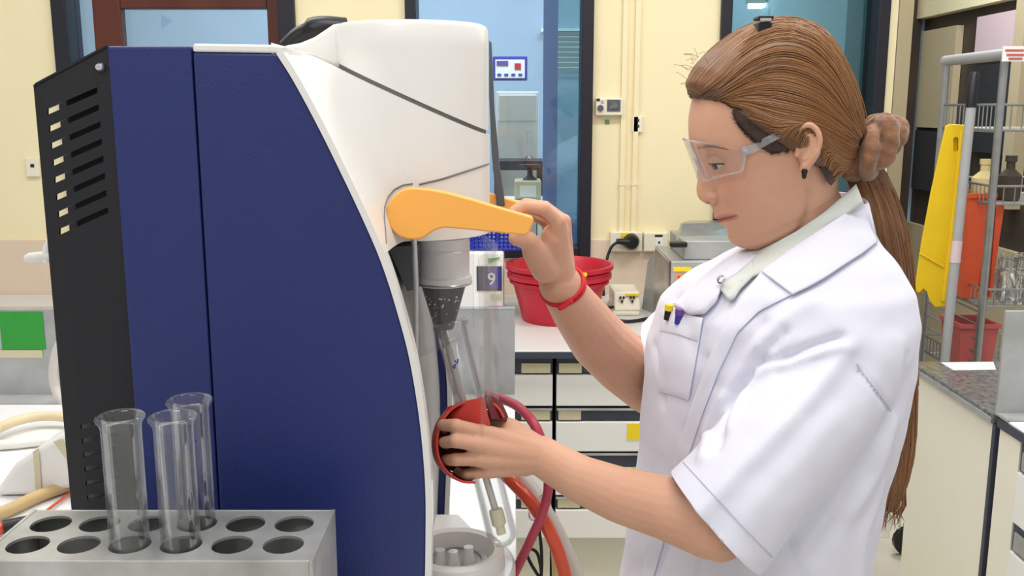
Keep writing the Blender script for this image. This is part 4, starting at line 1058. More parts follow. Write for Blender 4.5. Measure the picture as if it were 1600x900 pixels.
# ---- head rows: front profile, base profile (without nose), back, half width, bump width
HR = [
 ((1222, 44), None, (1227, 44), .004, .02), ((1196, 47), None, (1250, 49), .030, .02), ((1168, 56), None, (1276, 62), .045, .02),
 ((1140, 73), None, (1296, 80), .057, .02), ((1117, 96), None, (1310, 103), .0655, .02), ((1099, 120), None, (1319, 129), .070, .02),
 ((1087, 143), None, (1323, 152), .0725, .02), ((1080.5, 166), None, (1325, 172), .0735, .02), ((1077.5, 187), None, (1325, 188), .0735, .02),
 ((1077.5, 206), None, (1324, 202), .073, .02), ((1079, 221), None, (1322, 212), .0725, .02), ((1084, 235), None, (1320, 220), .0715, .02),
 ((1088, 246), (1090, 246), (1318, 227), .0705, .008), ((1090.5, 258), (1096, 257), (1316, 234), .070, .0075), ((1091, 270), (1101, 267), (1314, 240), .0695, .008),
 ((1090, 281), (1105, 277), (1312, 245), .069, .009), ((1088.5, 291), (1108, 286), (1311, 249), .068, .010), ((1088.5, 300), (1110, 295), (1310, 253), .067, .0112),
 ((1091, 308), (1111, 302), (1309, 256), .066, .012), ((1096, 314), (1112, 308), (1308, 259), .065, .0125), ((1103, 318), (1113, 313), (1307, 262), .064, .012),
 ((1110, 321), (1114.5, 318), (1306, 265), .063, .010), ((1113.5, 327), (1117, 326), (1306, 268), .062, .012), ((1115.5, 333), (1120, 333), (1306, 271), .061, .015),
 ((1119, 339), (1124, 339), (1305, 274), .060, .017), ((1125, 343.5), (1128, 343), (1305, 276), .0595, .017), ((1127.5, 348), (1131, 347), (1305, 278), .059, .017),
 ((1131.5, 354), (1134, 353), (1305, 281), .058, .017), ((1137, 360), (1138, 359), (1305, 284), .0565, .017), ((1137, 367), (1140, 366), (1305, 288), .055, .015),
 ((1139, 375), (1143, 373), (1306, 292), .053, .015), ((1146, 382), (1149, 380), (1307, 296), .050, .015), ((1158, 387), None, (1309, 300), .049, .02),
 ((1178, 391), None, (1311, 304), .049, .02), ((1200, 396), None, (1314, 310), .050, .02), ((1212, 406), None, (1318, 320), .051, .02),
 ((1220, 426), None, (1326, 340), .054, .02), ((1228, 456), None, (1338, 370), .058, .02), ((1235, 490), None, (1350, 410), .062, .02)]
tab = []
for F_, Fb, B_, W_, s_ in HR:
    f = uvw(*F_)[:2]; fb = uvw(*(Fb or F_))[:2]; b_ = uvw(*B_)[:2]
    tab.append(np.array([*f, *fb, *b_, W_, s_]))
NR, NC = 170, 128
tab = catmull(tab, NR)
HV = np.zeros((NR, NC, 3)); HC = np.zeros((NR, NC, 3))
for i, r_ in enumerate(tab):
    f, fb, b_, W_, s_ = r_[0:2], r_[2:4], r_[4:6], max(r_[6], .001), r_[7]
    k = i / NR; cf = .5 + .06 * min(max((k - .25) / .3, 0), 1)
    C = fb + (b_ - fb) * cf
    for j in range(NC):
        a = 2 * math.pi * j / NC; c, s = math.cos(a), math.sin(a)
        kk = min(max((k - .55) / .35, 0), 1); kk = kk * kk * (3 - 2 * kk)
        e = (2.25 if c > 0 else 2.1) * (1 - kk) + 2.0 * kk
        X = math.copysign(abs(c) ** (2 / e), c); S = math.copysign(abs(s) ** (2 / e), s)
        p = C + ((fb - C) * X if X > 0 else (b_ - C) * -X); wq = W_ * S
        if X > 0: p = p + (f - fb) * math.exp(-(wq / s_) ** 2)
        HV[i, j] = (p[0], p[1], wq); HC[i, j] = (C[0], C[1], 0)
hv = HV.reshape(-1, 3); hc = HC.reshape(-1, 3)
rad = hv - hc; rad /= np.maximum(np.linalg.norm(rad, axis=1, keepdims=True), 1e-9)
lipw = np.zeros(len(hv)); blush = np.zeros(len(hv)); nostril_shadow = np.zeros(len(hv))
front = hv[:, 0] > .0
_b = MB().loft([[to_world(q) for q in row] for row in hv.reshape(NR, NC, 3)], True)
_t = BVHTree.FromPolygons([Vector(v) for v in _b.v], _b.f)
def surf(px, py):
    h = _t.ray_cast(Vector((0, 0, CAMZ)), ray(px, py).normalized())[0]
    if h is None: return uvw(px, py, 0)
    h = h - HO; return np.array((h.dot(Fd), h.dot(Ud), h.dot(Wd)))
for sgn in (1, -1):
    S3 = np.array((1, 1, sgn))
    e_ = uvw(1121, 253, .031) * S3
    d2 = ((hv[:, 1] - e_[1]) / .010) ** 2 + ((hv[:, 2] - e_[2]) / .015) ** 2
    hv[:, 0] -= np.where(front, .0065 * np.exp(-d2), 0)
    c_ = uvw(1140, 292, .045) * S3
    hv += rad * (.0022 * np.exp(-(np.linalg.norm(hv - c_, axis=1) / .020) ** 2))[:, None]
    n_ = surf(1111, 309) * S3
    wv_ = np.exp(-(np.linalg.norm(hv - n_, axis=1) / .0055) ** 2)
    hv[:, 2] += sgn * .0035 * wv_; hv[:, 0] += .002 * wv_
    ng = [surf(1116, 300) * S3, surf(1120, 308) * S3, surf(1119, 315) * S3, surf(1115, 319) * S3]
    hv -= rad * (.0034 * np.exp(-(dist_poly(hv, ng) / .0022) ** 2))[:, None]
    mp = [uvw(1123, 342.5, 0) * S3, surf(1130, 341.5) * S3, surf(1140, 340) * S3, surf(1149, 337.5) * S3]; wc = abs(mp[-1][2])
    dm_ = dist_poly(hv, mp)
    hv -= rad * (.0036 * np.exp(-(dm_ / .0016) ** 2))[:, None]
    fall = np.clip(1 - np.abs(hv[:, 2]) / (wc + .002), 0, 1) ** .7
    hv += rad * (.0018 * np.exp(-((dm_ - .0042) / .0025) ** 2) * fall)[:, None]
    lipw = np.maximum(lipw, np.clip(1.25 * np.exp(-(dm_ / .0052) ** 4), 0, 1) * np.clip(fall * 2.2, 0, 1))
    nl = [surf(1121, 312) * S3, surf(1134, 320) * S3, surf(1146, 330) * S3]
    hv -= rad * (.0011 * np.exp(-(dist_poly(hv, nl) / .0035) ** 2))[:, None]
    jl = [surf(1268, 298) * S3, surf(1266, 322) * S3, surf(1258, 346) * S3, surf(1246, 368) * S3, surf(1222, 392) * S3]
    hv -= rad * (.0045 * np.exp(-(dist_poly(hv, jl) / .0055) ** 2))[:, None]
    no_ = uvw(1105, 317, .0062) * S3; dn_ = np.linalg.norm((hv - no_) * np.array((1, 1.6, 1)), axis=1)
    nostril_shadow = np.maximum(nostril_shadow, np.exp(-(dn_ / .0034) ** 4)); hv -= rad * (.0015 * np.exp(-(dn_ / .003) ** 2))[:, None]  # nostril shadow painted as a dark spot in the skin colour
    ck = uvw(1135, 285, .05) * S3; blush = np.maximum(blush, np.exp(-(np.linalg.norm(hv - ck, axis=1) / .022) ** 2))  # cheek blush, part of the skin colour
HV = hv.reshape(NR, NC, 3)
head = MB()
head.loft([[to_world(q) for q in row] for row in HV], True)
n_head = len(head.v)
# ---- ear
def ear(sgn):
    m_ = MB()
    def q(px, py, w_): return to_world(uvw(px, py, w_) * np.array((1, 1, sgn)))
    hx = catmull([q(1246, 236, .075), q(1243, 222, .0765), q(1244, 209, .079), q(1252, 199, .083), q(1265, 195, .086), q(1276, 203, .088), q(1281, 219, .0885), q(1277, 236, .0865), q(1269, 250, .083), q(1260, 260, .079)], 34)
    m_.chain([Vector(p) for p in hx], [.0030] * 6 + [.0034] * 20 + [.0042] * 8, 10)
    ah = catmull([q(1256, 207, .0805), q(1266, 212, .083), q(1270, 226, .0835), q(1266, 240, .082), q(1257, 249, .0795)], 14)
    m_.chain([Vector(p) for p in ah], [.0032] * 14, 10)
    m_.chain([q(1246, 241, .076), q(1247, 234, .0765)], [.0042, .003], 10)
    m_.chain([q(1259, 259, .0775), q(1256, 264, .0765)], [.0062, .005], 12)
    # bowl
    bw = [q(1250, 215, .077), q(1262, 206, .081), q(1272, 222, .0825), q(1266, 243, .080), q(1254, 250, .077)]
    for a, b in ((0, 1), (1, 2), (2, 3), (3, 4), (0, 3), (0, 2), (1, 3), (4, 0), (4, 2)):
        m_.chain([bw[a] - Wd * (.003 * sgn), bw[b] - Wd * (.003 * sgn)], [.0036, .0036], 8)
    m_.chain([q(1262, 212, .076), q(1262, 245, .073)], [.009, .009], 10)
    m_.chain([q(1258, 225, .066), q(1258, 240, .066)], [.012, .011], 10)
    return remesh(m_, .0013, 3)
ears = [ear(1), ear(-1)]
# ---- arms and hands
arms = MB()
def PP(l): return [P(*p) for p in l]
# near arm (lower), holding the mitt
SL = P(1340, 552, 1.05); EL = P(1112, 818, .985)
arms.chain([SL, (SL + EL) / 2, EL] + PP([(1043, 794, 1.005), (971, 774, 1.03), (908, 749, 1.052), (866, 725, 1.07), (846, 712, 1.076)]), [.042, .042, .0395, .0355, .0318, .0275, .0245, .0236], 20)
arms.chain(PP([(1125, 838, .985), (1105, 800, .985)]), [.028, .034], 16)
def hand(wrist, mcps, fingers, thumb, rw, palm_extra=(), fr=1.0):
    m_ = MB()
    for mc in mcps:
        m_.chain([wrist * .85 + mc * .15, wrist * .4 + mc * .6, mc], [rw * .80, .0145 * fr, .0100 * fr], 14)
    for a, b in zip(mcps, mcps[1:]): m_.chain([a * .86 + wrist * .14, b * .86 + wrist * .14], [.0108 * fr, .0108 * fr], 12); m_.chain([wrist * .5 + a * .5, wrist * .5 + b * .5], [.0145 * fr, .0145 * fr], 12)
    for mc, fg, r0 in zip(mcps, fingers, (.0080, .0081, .0078, .0072)):
        r0 *= fr
        pts = [mc] + fg; m_.chain(pts, [r0 * 1.08, r0 * .98, r0 * .86, r0 * .78], 14)
        m_.sphere(fg[0], r0 * 1.05, 12, 8)
    m_.chain(thumb, [.0195 * fr, .0160 * fr, .0112 * fr, .0092 * fr][:len(thumb)], 14)
    for p, q, a, b in palm_extra: m_.chain([p, q], [a, b], 14)
    return m_
wl_ = P(848, 713, 1.076)
mc = PP([(750, 675, 1.046), (743, 694, 1.036), (747, 717, 1.038), (760, 735, 1.05)])
fg = [PP([(712, 665, 1.034), (692, 664, 1.050), (693, 670, 1.072)]), PP([(712, 689, 1.028), (694, 691, 1.046), (698, 694, 1.070)]),
      PP([(713, 718, 1.032), (696, 719, 1.050), (700, 719, 1.072)]), PP([(731, 742, 1.046), (714, 741, 1.060), (716, 737, 1.078)])]
hl = hand(wl_, mc, fg, PP([(832, 702, 1.083), (797, 674, 1.085), (770, 660, 1.094), (752, 664, 1.102)]), .0236,
          [(P(820, 700, 1.076), P(780, 690, 1.06), .019, .0165), (P(820, 720, 1.076), P(775, 716, 1.062), .0185, .0155)])
arms.add(hl.v, hl.f)
# far arm (raised), gripping the lever
SRr = P(1092, 500, 1.335); ER = P(1018, 602, 1.345)
arms.chain([SRr, ER] + PP([(975, 568, 1.305), (936, 532, 1.27), (903, 488, 1.222), (884, 460, 1.192), (874, 441, 1.18)]), [.044, .0445, .0435, .0405, .0335, .0285, .0265], 20)
wr_ = P(873, 438, 1.178)
mc = PP([(872, 345, 1.128), (880, 346, 1.152), (880, 356, 1.174), (874, 370, 1.190)])
fg = [PP([(850, 326, 1.118), (822, 322, 1.118), (803, 332, 1.118)]), PP([(851, 324, 1.142), (822, 318, 1.145), (802, 330, 1.145)]),
      PP([(850, 332, 1.166), (824, 324, 1.168), (804, 334, 1.168)]), PP([(848, 344, 1.186), (826, 334, 1.188), (810, 342, 1.186)])]
hr = hand(wr_, mc, fg, PP([(853, 418, 1.155), (836, 392, 1.128), (826, 376, 1.112), (806, 372, 1.108)]), .0255,
          [(P(868, 420, 1.17), P(866, 370, 1.142), .020, .0165), (P(874, 420, 1.17), P(872, 372, 1.16), .020, .016)])
arms.add(hr.v, hr.f)
arms = remesh(arms, .0018, 4)
# ---- hidden trunk and legs
CB = Vector((.325, 1.165, 0)); Ld = Vector((.476, -.88, 0)).normalized(); Bf = Vector((-Ld.y, Ld.x, 0)) * -1
if Bf.x > 0: Bf = -Bf
trunk = MB()
def ringv(z, cx, cy, a, b, n=40, e=2.3):
    o = []
    for k in range(n):
        t = 2 * math.pi * k / n; c, s = math.cos(t), math.sin(t)
        o.append(Vector((cx, cy, z)) + Ld * (a * math.copysign(abs(c) ** (2 / e), c)) + Bf * (b * math.copysign(abs(s) ** (2 / e), s)))
    return o
TR = [(1.36, .375, 1.15, .060, .050), (1.345, .372, 1.15, .075, .056), (1.32, .360, 1.152, .110, .085), (1.29, .346, 1.158, .148, .110), (1.255, .334, 1.163, .170, .126),
      (1.20, .326, 1.165, .177, .134), (1.13, .321, 1.165, .175, .132), (1.05, .311, 1.165, .170, .124), (.93, .298, 1.165, .170, .126), (.80, .300, 1.165, .185, .145), (.62, .295, 1.165, .195, .155), (.46, .290, 1.165, .205, .165)]
trunk.loft([ringv(z, cx, cy, a - .034, b - .032) for z, cx, cy, a, b in TR[1:10]])
trunk.chain([SL, (SL + SRr) / 2, SRr], [.036, .05, .036], 14)
hips = Vector((.30, 1.165, .80))
for s_ in (-1, 1):
    h_ = hips + Ld * (.075 * s_); trunk.chain([h_, h_ + Vector((0, 0, -.36)), h_ + Vector((.01, 0, -.70))], [.085, .055, .036], 14)
trunk = remesh(trunk, .008, 2)
# ---- one body mesh
body = MB(); body.add(head.v, head.f)
for m_ in (*ears, arms, trunk): body.add(m_.v, m_.f)
person = body.build('person', 'coat', None, 180, recalc=False)
b = bmesh.new(); b.from_mesh(person.data); bmesh.ops.recalc_face_normals(b, faces=b.faces); b.to_mesh(person.data); b.free()
tag(person, 'woman in white short sleeved lab coat and clear safety glasses working the orange lever', 'person')
ca = person.data.color_attributes.new('Col', 'FLOAT_COLOR', 'POINT')
vals = np.zeros((len(person.data.vertices), 4)); vals[:, 3] = 1
vals[:n_head, 0] = lipw; vals[:n_head, 1] = blush; vals[:n_head, 2] = nostril_shadow
ca.data.foreach_set('color', vals.ravel())
sk = bpy.data.materials.new('skin'); sk.use_nodes = True; nt = sk.node_tree; B = nt.nodes['Principled BSDF']; N = nt.nodes.new; L = nt.links.new
at = N('ShaderNodeAttribute'); at.attribute_name = 'Col'; sep = N('ShaderNodeSeparateColor'); L(at.outputs['Color'], sep.inputs[0])
no = N('ShaderNodeTexNoise'); no.inputs['Scale'].default_value = 26; no.inputs['Detail'].default_value = 5
tcx = N('ShaderNodeTexCoord'); L(tcx.outputs['Object'], no.inputs['Vector'])
def mixc(fac, a, bcol, amount=1.0):
    m_ = N('ShaderNodeMix'); m_.data_type = 'RGBA'
    if amount != 1.0:
        mu = N('ShaderNodeMath'); mu.operation = 'MULTIPLY'; mu.inputs[1].default_value = amount; L(fac, mu.inputs[0]); fac = mu.outputs[0]
    L(fac, m_.inputs[0])
    if isinstance(a, tuple): m_.inputs[6].default_value = (*a, 1)
    else: L(a, m_.inputs[6])
    m_.inputs[7].default_value = (*bcol, 1); return m_.outputs[2]
c1 = mixc(no.outputs['Fac'], lin((214, 168, 142)), lin((204, 154, 128)))
c2 = mixc(sep.outputs[1], c1, lin((206, 140, 118)), .45)
c3 = mixc(sep.outputs[0], c2, lin((178, 104, 98)), .8)
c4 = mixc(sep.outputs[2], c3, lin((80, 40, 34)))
L(c4, B.inputs['Base Color']); B.inputs['Roughness'].default_value = .52; B.inputs['Specular IOR Level'].default_value = .35
B.inputs['Subsurface Weight'].default_value = .12; B.inputs['Subsurface Radius'].default_value = (.010, .004, .002); B.inputs['Subsurface Scale'].default_value = .6
n2 = N('ShaderNodeTexNoise'); n2.inputs['Scale'].default_value = 420; bp = N('ShaderNodeBump'); bp.inputs['Strength'].default_value = .06; bp.inputs['Distance'].default_value = .002
L(tcx.outputs['Object'], n2.inputs['Vector']); L(n2.outputs['Fac'], bp.inputs['Height']); L(bp.outputs[0], B.inputs['Normal'])
MATS['skin'] = sk; person.data.materials.clear(); person.data.materials.append(sk)
mat('eye_white', (226, 220, 214), .15); mat('iris', (52, 34, 26), .1); mat('lash', (30, 22, 20), .6)
# ---- eyes
for sgn in (1, -1):
    S3 = np.array((1, 1, sgn)); ec = uvw(1126.5, 252.5, .031) * S3; r = .0118
    def sp_(az, el, rr): return to_world(ec + rr * np.array((math.cos(el) * math.cos(az), math.sin(el), math.cos(el) * math.sin(az) * 1.0)))
    eye = MB().sphere(to_world(ec), r, 20, 14).build('eye', 'eye_white', person, 60)
    g0_ = R(-14); rows = []
    for t in np.linspace(0, R(36), 6):
        rows.append([sp_(sgn * R(16) + t * math.cos(a), g0_ + t * math.sin(a), r + .0003) for a in np.linspace(0, 2 * math.pi, 21)])
    MB().grid(rows).build('iris', 'iris', eye, 60)
    az = [R(a) for a in np.linspace(-95, 95, 25)]
    up = lambda a: R(5) - R(14) * (abs(a) / R(95)) ** 2
    dnl = lambda a: R(-34) + R(18) * (abs(a) / R(95)) ** 2
    lid = [[sp_(a, up(a) + (R(100) - up(a)) * t ** 1.2, r + .0011 + .001 * t) for a in az] for t in np.linspace(0, 1, 12)]
    MB().grid(lid).build('eyelid', 'skin', eye, 60, thick=.0008)
    lid = [[sp_(a, dnl(a) + (R(-100) - dnl(a)) * t ** 1.2, r + .0009 + .001 * t) for a in az] for t in np.linspace(0, 1, 10)]
    MB().grid(lid).build('eyelid', 'skin', eye, 60, thick=.0008)
    MB().tube([sp_(a, up(a) - R(1), r + .0016) for a in az], .0009, 6).build('lash_line', 'lash', eye, 60)
    bw_ = bvh_of(person)
    br = [uvw(x, y, w_) * S3 for x, y, w_ in ((1096, 229, .018), (1104, 226, .026), (1115, 224, .036), (1132, 227, .046), (1142, 231, .051))]
    pts = []
    for q in catmull(br, 16):
        h = bw_.find_nearest(to_world(q)); pts.append(h[0] + h[1] * .0002)
    MB().tube(pts, [.0004 + .0008 * math.sin(math.pi * (.15 + .8 * k / 15)) for k in range(16)], 6, flat=.6).build('eyebrow', 'brow', person, 60)
# ================================================================== LAB COAT
raw = MB()
raw.loft([ringv(z, cx, cy, a, b) for z, cx, cy, a, b in TR])
def sleeve(pts, rs, A, B_, Yh_, ry, tilt):
    c = PP(pts); raw.chain(c, rs, 28)
    p0, p1 = P(*A, Yh_), P(*B_, Yh_); mid = (p0 + p1) / 2; e1_ = (p1 - p0) / 2; e2_ = (Vector((0, 1, 0)) + tilt).normalized() * ry
    d = (c[-1] - c[-2]).normalized(); u_ = (e1_ - d * e1_.dot(d)).normalized(); v_ = (e2_ - d * e2_.dot(d)); v_ = (v_ - u_ * v_.dot(u_)).normalized()
    n = 32; an = [2 * math.pi * k / n for k in range(n)]
    ring = lambda t: [c[-1].lerp(mid, t) + (u_ * rs[-1]).lerp(e1_, t) * math.cos(a) + (v_ * rs[-1]).lerp(e2_, t) * math.sin(a) for a in an]
    raw.loft([ring(t) for t in np.linspace(0, 1, 8)])
    nn = e1_.cross(e2_).normalized()
    if nn.dot(c[-1] - mid) > 0: nn = -nn
    return mid, nn, e1_.length
hems = [sleeve([(1330, 548, 1.062), (1290, 605, 1.045), (1240, 668, 1.02), (1185, 735, 1.002)], [.066, .068, .0665, .0655], (1043, 750), (1180, 897), .985, .066, Vector((0, 0, 0))),
        sleeve([(1112, 492, 1.33), (1072, 530, 1.326)], [.058, .0585], (995, 513), (1024, 642), 1.318, .056, Vector((.25, 0, 0)))]
raw = remesh(raw, .0045, 10)
b = bmesh.new(); vs = [b.verts.new(p) for p in raw.v]
for f in raw.f: b.faces.new([vs[i] for i in f])
for mid, nn, rad_ in hems:   # trim and open the hems
    co_ = mid - nn * .007
    def inpl(f):
        c_ = f.calc_center_median() - mid; h_ = c_.dot(nn); return (c_ - nn * h_).length < rad_ * 1.05 and -.024 < h_ < .012
    fs = [f for f in b.faces if inpl(f)]
    geom = list({v for f in fs for v in f.verts}) + list({e for f in fs for e in f.edges}) + fs
    r_ = bmesh.ops.bisect_plane(b, geom=geom, plane_co=co_, plane_no=nn)
    kill = [f for f in b.faces if inpl(f) and (f.calc_center_median() - co_).dot(nn) > 1e-6]
    bmesh.ops.delete(b, geom=kill, context='FACES')
loose = [v for v in b.verts if not v.link_faces]; bmesh.ops.delete(b, geom=loose, context='VERTS')
bmesh.ops.recalc_face_normals(b, faces=b.faces)
b.verts.index_update(); b.verts.ensure_lookup_table()
cv = np.array([v.co for v in b.verts]); cf = [tuple(v.index for v in f.verts) for f in b.faces]; b.free()
tree = BVHTree.FromPolygons([Vector(v) for v in cv], cf)
nrm = vnormals(cv, cf)
# which way is out
ctr = np.array((.325, 1.165, 0)); chk = (cv - ctr); chk[:, 2] = 0
if np.sum(nrm * chk) < 0: nrm = -nrm; cf = [f[::-1] for f in cf]
folds = [  # polyline in the picture, height, width
 ([(1325, 545), (1256, 634), (1149, 741), (1092, 800)], .0050, .010), ([(1345, 575), (1290, 640), (1180, 765), (1115, 838)], -.0022, .014),
 ([(1312, 527), (1272, 540), (1235, 557), (1186, 566)], -.0065, .0055), ([(1310, 540), (1262, 556), (1222, 572)], .004, .006),
 ([(1225, 518), (1178, 567), (1156, 600), (1140, 640)], -.0060, .006), ([(1206, 560), (1168, 610), (1138, 668)], .0045, .008),
 ([(1190, 505), (1150, 545), (1120, 600)], -.0035, .008), ([(1170, 590), (1140, 640), (1118, 700)], -.0045, .007), ([(1130, 620), (1108, 670), (1098, 715)], .0045, .008),
 ([(1100, 560), (1085, 620), (1075, 690)], -.003, .008), ([(1345, 578), (1368, 608), (1391, 641)], -.0030, .0028), ([(1391, 641), (1360, 700), (1290, 790), (1235, 850)], -.0045, .010),
 ([(1400, 660), (1370, 740), (1330, 800)], .004, .012), ([(1352, 720), (1320, 800), (1270, 870)], -.0035, .010), ([(1235, 849), (1256, 905)], -.0035, .005), ([(1380, 760), (1350, 830), (1340, 900)], .004, .010),
 ([(1060, 800), (1040, 850), (1020, 900)], -.0035, .010), ([(1105, 850), (1090, 900)], .003, .010), ([(1265, 470), (1225, 500), (1190, 540)], .003, .010),
 ([(1420, 560), (1408, 640), (1390, 720), (1375, 800)], -.003, .008), ([(1060, 470), (1075, 500), (1080, 540)], -.003, .008), ([(1300, 650), (1230, 730), (1160, 800)], .0018, .012),
 ([(1020, 540), (1035, 590), (1036, 630)], -.003, .007), ([(1280, 480), (1330, 520), (1385, 560)], .0015, .014)]
disp = np.zeros(len(cv))
for pl_, am, wd in folds:
    pts = [drape(tree, x, y, 0) for x, y in polyline(pl_, 26)]; pts = [np.array(p) for p in pts if p is not None]
    if len(pts) > 2:
        d = dist_poly(cv, pts); t = np.exp(-(d / wd) ** 2)
        disp += am * 1.35 * t
for i, v in enumerate(cv):
    q = Vector(v); disp[i] += .0022 * noise.noise(q * 16) + .0012 * noise.noise(q * 38 + Vector((3, 1, 7)))
cv = cv + nrm * disp[:, None]
ctm = MB(); ctm.v = [tuple(p) for p in cv]; ctm.f = cf
coat = ctm.build('lab_coat', 'coat', person, 180, thick=.0025, recalc=False, offset=-1, label='white short sleeved lab coat with chest pocket')
ctree = bvh_of(coat)
allv = [tuple(p) for p in cv]; alf = list(cf)
o_ = len(allv); L0 = wloc(person)
allv += [tuple(v.co + L0) for v in person.data.vertices]; alf += [tuple(i + o_ for i in p.vertices) for p in person.data.polygons]
btree = BVHTree.FromPolygons([Vector(v) for v in allv], alf)
_tm = MB().loft([ringv(z, cx, cy, a, b_) for z, cx, cy, a, b_ in TR])
torso_tree = BVHTree.FromPolygons([Vector(v) for v in _tm.v], _tm.f)
def drape_grid(lines, m, off, tr_=None, smooth=6, tmin=None):
    """rows of picture polylines laid on the figure; off = lift per row, distances smoothed so the cloth spans hollows"""
    tr_ = tr_ or btree; G = [polyline(l, m) for l in lines]; n = len(G)
    D = np.zeros((n, m)); ok = np.zeros((n, m), bool); dirs = {}
    for i in range(n):
        for j in range(m):
            d = ray(*G[i][j]).normalized(); dirs[i, j] = d
            h = tr_.ray_cast(Vector((0, 0, CAMZ)), d)
            if tmin and h[0] is not None:
                h2 = torso_tree.ray_cast(Vector((0, 0, CAMZ)), d)
                if h2[0] is not None and h2[3] - h[3] > tmin: h = h2
            if h[0] is not None and h[3] < 1.7: D[i, j] = h[3]; ok[i, j] = True
    for i in range(n):
        idx = np.where(ok[i])[0]
        if len(idx) == 0: D[i] = 1.15; continue
        D[i] = np.interp(np.arange(m), idx, D[i][idx])
    H = D.copy()
    for _ in range(smooth):
        S = D.copy()
        S[1:-1] = .5 * D[1:-1] + .25 * (D[:-2] + D[2:]); S2 = S.copy()
        S2[:, 1:-1] = .5 * S[:, 1:-1] + .25 * (S[:, :-2] + S[:, 2:]); D = np.minimum(S2, H)
    rows = []
    for i in range(n):
        o = off[i] if hasattr(off, '__len__') else off
        rows.append([Vector((0, 0, CAMZ)) + dirs[i, j] * (D[i, j] - o) for j in range(m)])
    return rows
def lerp_lines(a, b_, n, m):
    A, B2 = polyline(a, m), polyline(b_, m); return [[tuple(p * (1 - t) + q * t) for p, q in zip(A, B2)] for t in np.linspace(0, 1, n)]
# blouse collar
Nl = [(1128, 452), (1140, 425), (1175, 398), (1205, 383), (1245, 361), (1285, 334), (1318, 306), (1338, 288)]
Ul = [(1140, 470), (1160, 440), (1200, 422), (1232, 400), (1264, 378), (1302, 352), (1336, 326), (1350, 318)]
rows = drape_grid(lerp_lines(Nl, Ul, 6, 30), 30, [.006, .007, .008, .008, .008, .007])
MB().grid(rows).build('blouse_collar', 'blouse', person, 60, thick=.002)
# blouse seen in the neck opening, with a small tie ring
rows = drape_grid(lerp_lines([(1122, 446), (1130, 428), (1150, 412), (1175, 400)], [(1138, 470), (1146, 468), (1156, 452), (1180, 428)], 5, 14), 14, .010)
MB().grid(rows).build('blouse_front', 'blouse', person, 60, thick=.002)
q = drape(btree, 1137, 449, .014, 1.15); MB().lathe(q, [(.003, 0), (.0055, .001), (.0055, .003), (.003, .004)], 16, (-.6, -.7, .2)).build('tie_ring', 'chrome', person, 60)
# coat collar, near half with its wrap round the nape
cu = [(1190, 424), (1225, 398), (1260, 374), (1300, 347), (1340, 320), (1356, 318)]
cl_ = [(1238, 460), (1265, 447), (1290, 433), (1320, 413), (1347, 396), (1370, 378)]
rows = drape_grid(lerp_lines(cu, cl_, 8, 30), 30, [.013, .0135, .013, .012, .011, .010, .009, .008])
back = [[p for p in r] for r in rows]
MB().grid(rows).build('coat_collar', 'coat', person, 60, thick=.003, bevel=.001)
# nape part of the collar runs behind the neck
e0, e1_ = rows[0][-1], rows[-1][-1]
rr = []
for t in np.linspace(0, 1, 10):
    a = math.pi * .9 * t
    rr.append([e0 + Vector((.012 * math.sin(a) - .045 * t * t, .14 * t, .006 * math.sin(a))), e1_ + Vector((.016 * math.sin(a) - .055 * t * t, .17 * t, .0))])
MB().grid(rr).build('coat_collar', 'coat', person, 60, thick=.003)
# near lapel edge folding into the button placket
la = [(1190, 424), (1160, 462), (1132, 505), (1106, 565), (1082, 630), (1062, 690), (1042, 760), (1022, 830), (1000, 905)]
lb2 = [(1238, 460), (1186, 486), (1152, 520), (1124, 578), (1100, 640), (1080, 700), (1060, 768), (1040, 836), (1020, 905)]
rows = drape_grid(lerp_lines(la, lb2, 6, 60), 60, [.009, .0085, .007, .0055, .0045, .003], ctree, 4, .016)
MB().grid(rows).build('placket', 'coat', person, 60, thick=.002, bevel=.0008)
# far lapel
fa = [(1196, 386), (1160, 392), (1128, 410), (1095, 436), (1066, 464), (1052, 476)]
fb2 = [(1150, 430), (1128, 444), (1120, 470), (1100, 490), (1085, 492), (1076, 490)]
rows = drape_grid(lerp_lines(fa, fb2, 6, 24), 24, [.004, .008, .012, .014, .013, .010], ctree, 3)
MB().grid(rows).build('far_lapel', 'coat', person, 60, thick=.003)
# chest pocket
pa_ = [(1034, 486), (1065, 490), (1098, 498)]; pb2 = [(1028, 612), (1055, 618), (1076, 626)]
rows = drape_grid(lerp_lines(pa_, pb2, 14, 14), 14, [.006] + [.005] * 12 + [.003], ctree, 2)
MB().grid(rows).build('chest_pocket', 'coat', person, 60, thick=.0015, bevel=.0006)
rows = drape_grid(lerp_lines([(1033, 484), (1065, 488), (1098, 497)], [(1031, 517), (1058, 522), (1090, 533)], 4, 14), 14, .0075, ctree, 2)
MB().grid(rows).build('pocket_hem', 'coat', person, 60, thick=.0015, bevel=.0006)
# pens in the pocket
for px, py, m_, m2, lb, nm in ((1047, 478, 'yellow_paint', 'black_plastic', 'yellow and black pen in the chest pocket', 'pen'), (1063, 485, 'purple', 'ink_blue', 'purple pen in the chest pocket', 'pen')):
    p0 = drape(ctree, px, py + 22, .004, 1.2); p1 = P(px - 1, py - 3, p0.y - .002)
    t = thing('pocket_pen', tuple(p0), lb, nm, 'pens in the chest pocket'); d_ = (p1 - p0)
    MB().tube([p0, p0 + d_ * .62], .0045, 10).build('barrel', m2, t, 60); MB().tube([p0 + d_ * .6, p0 + d_ * .97, p1], [.0052, .0052, .003], 10).build('cap', m_, t, 60)
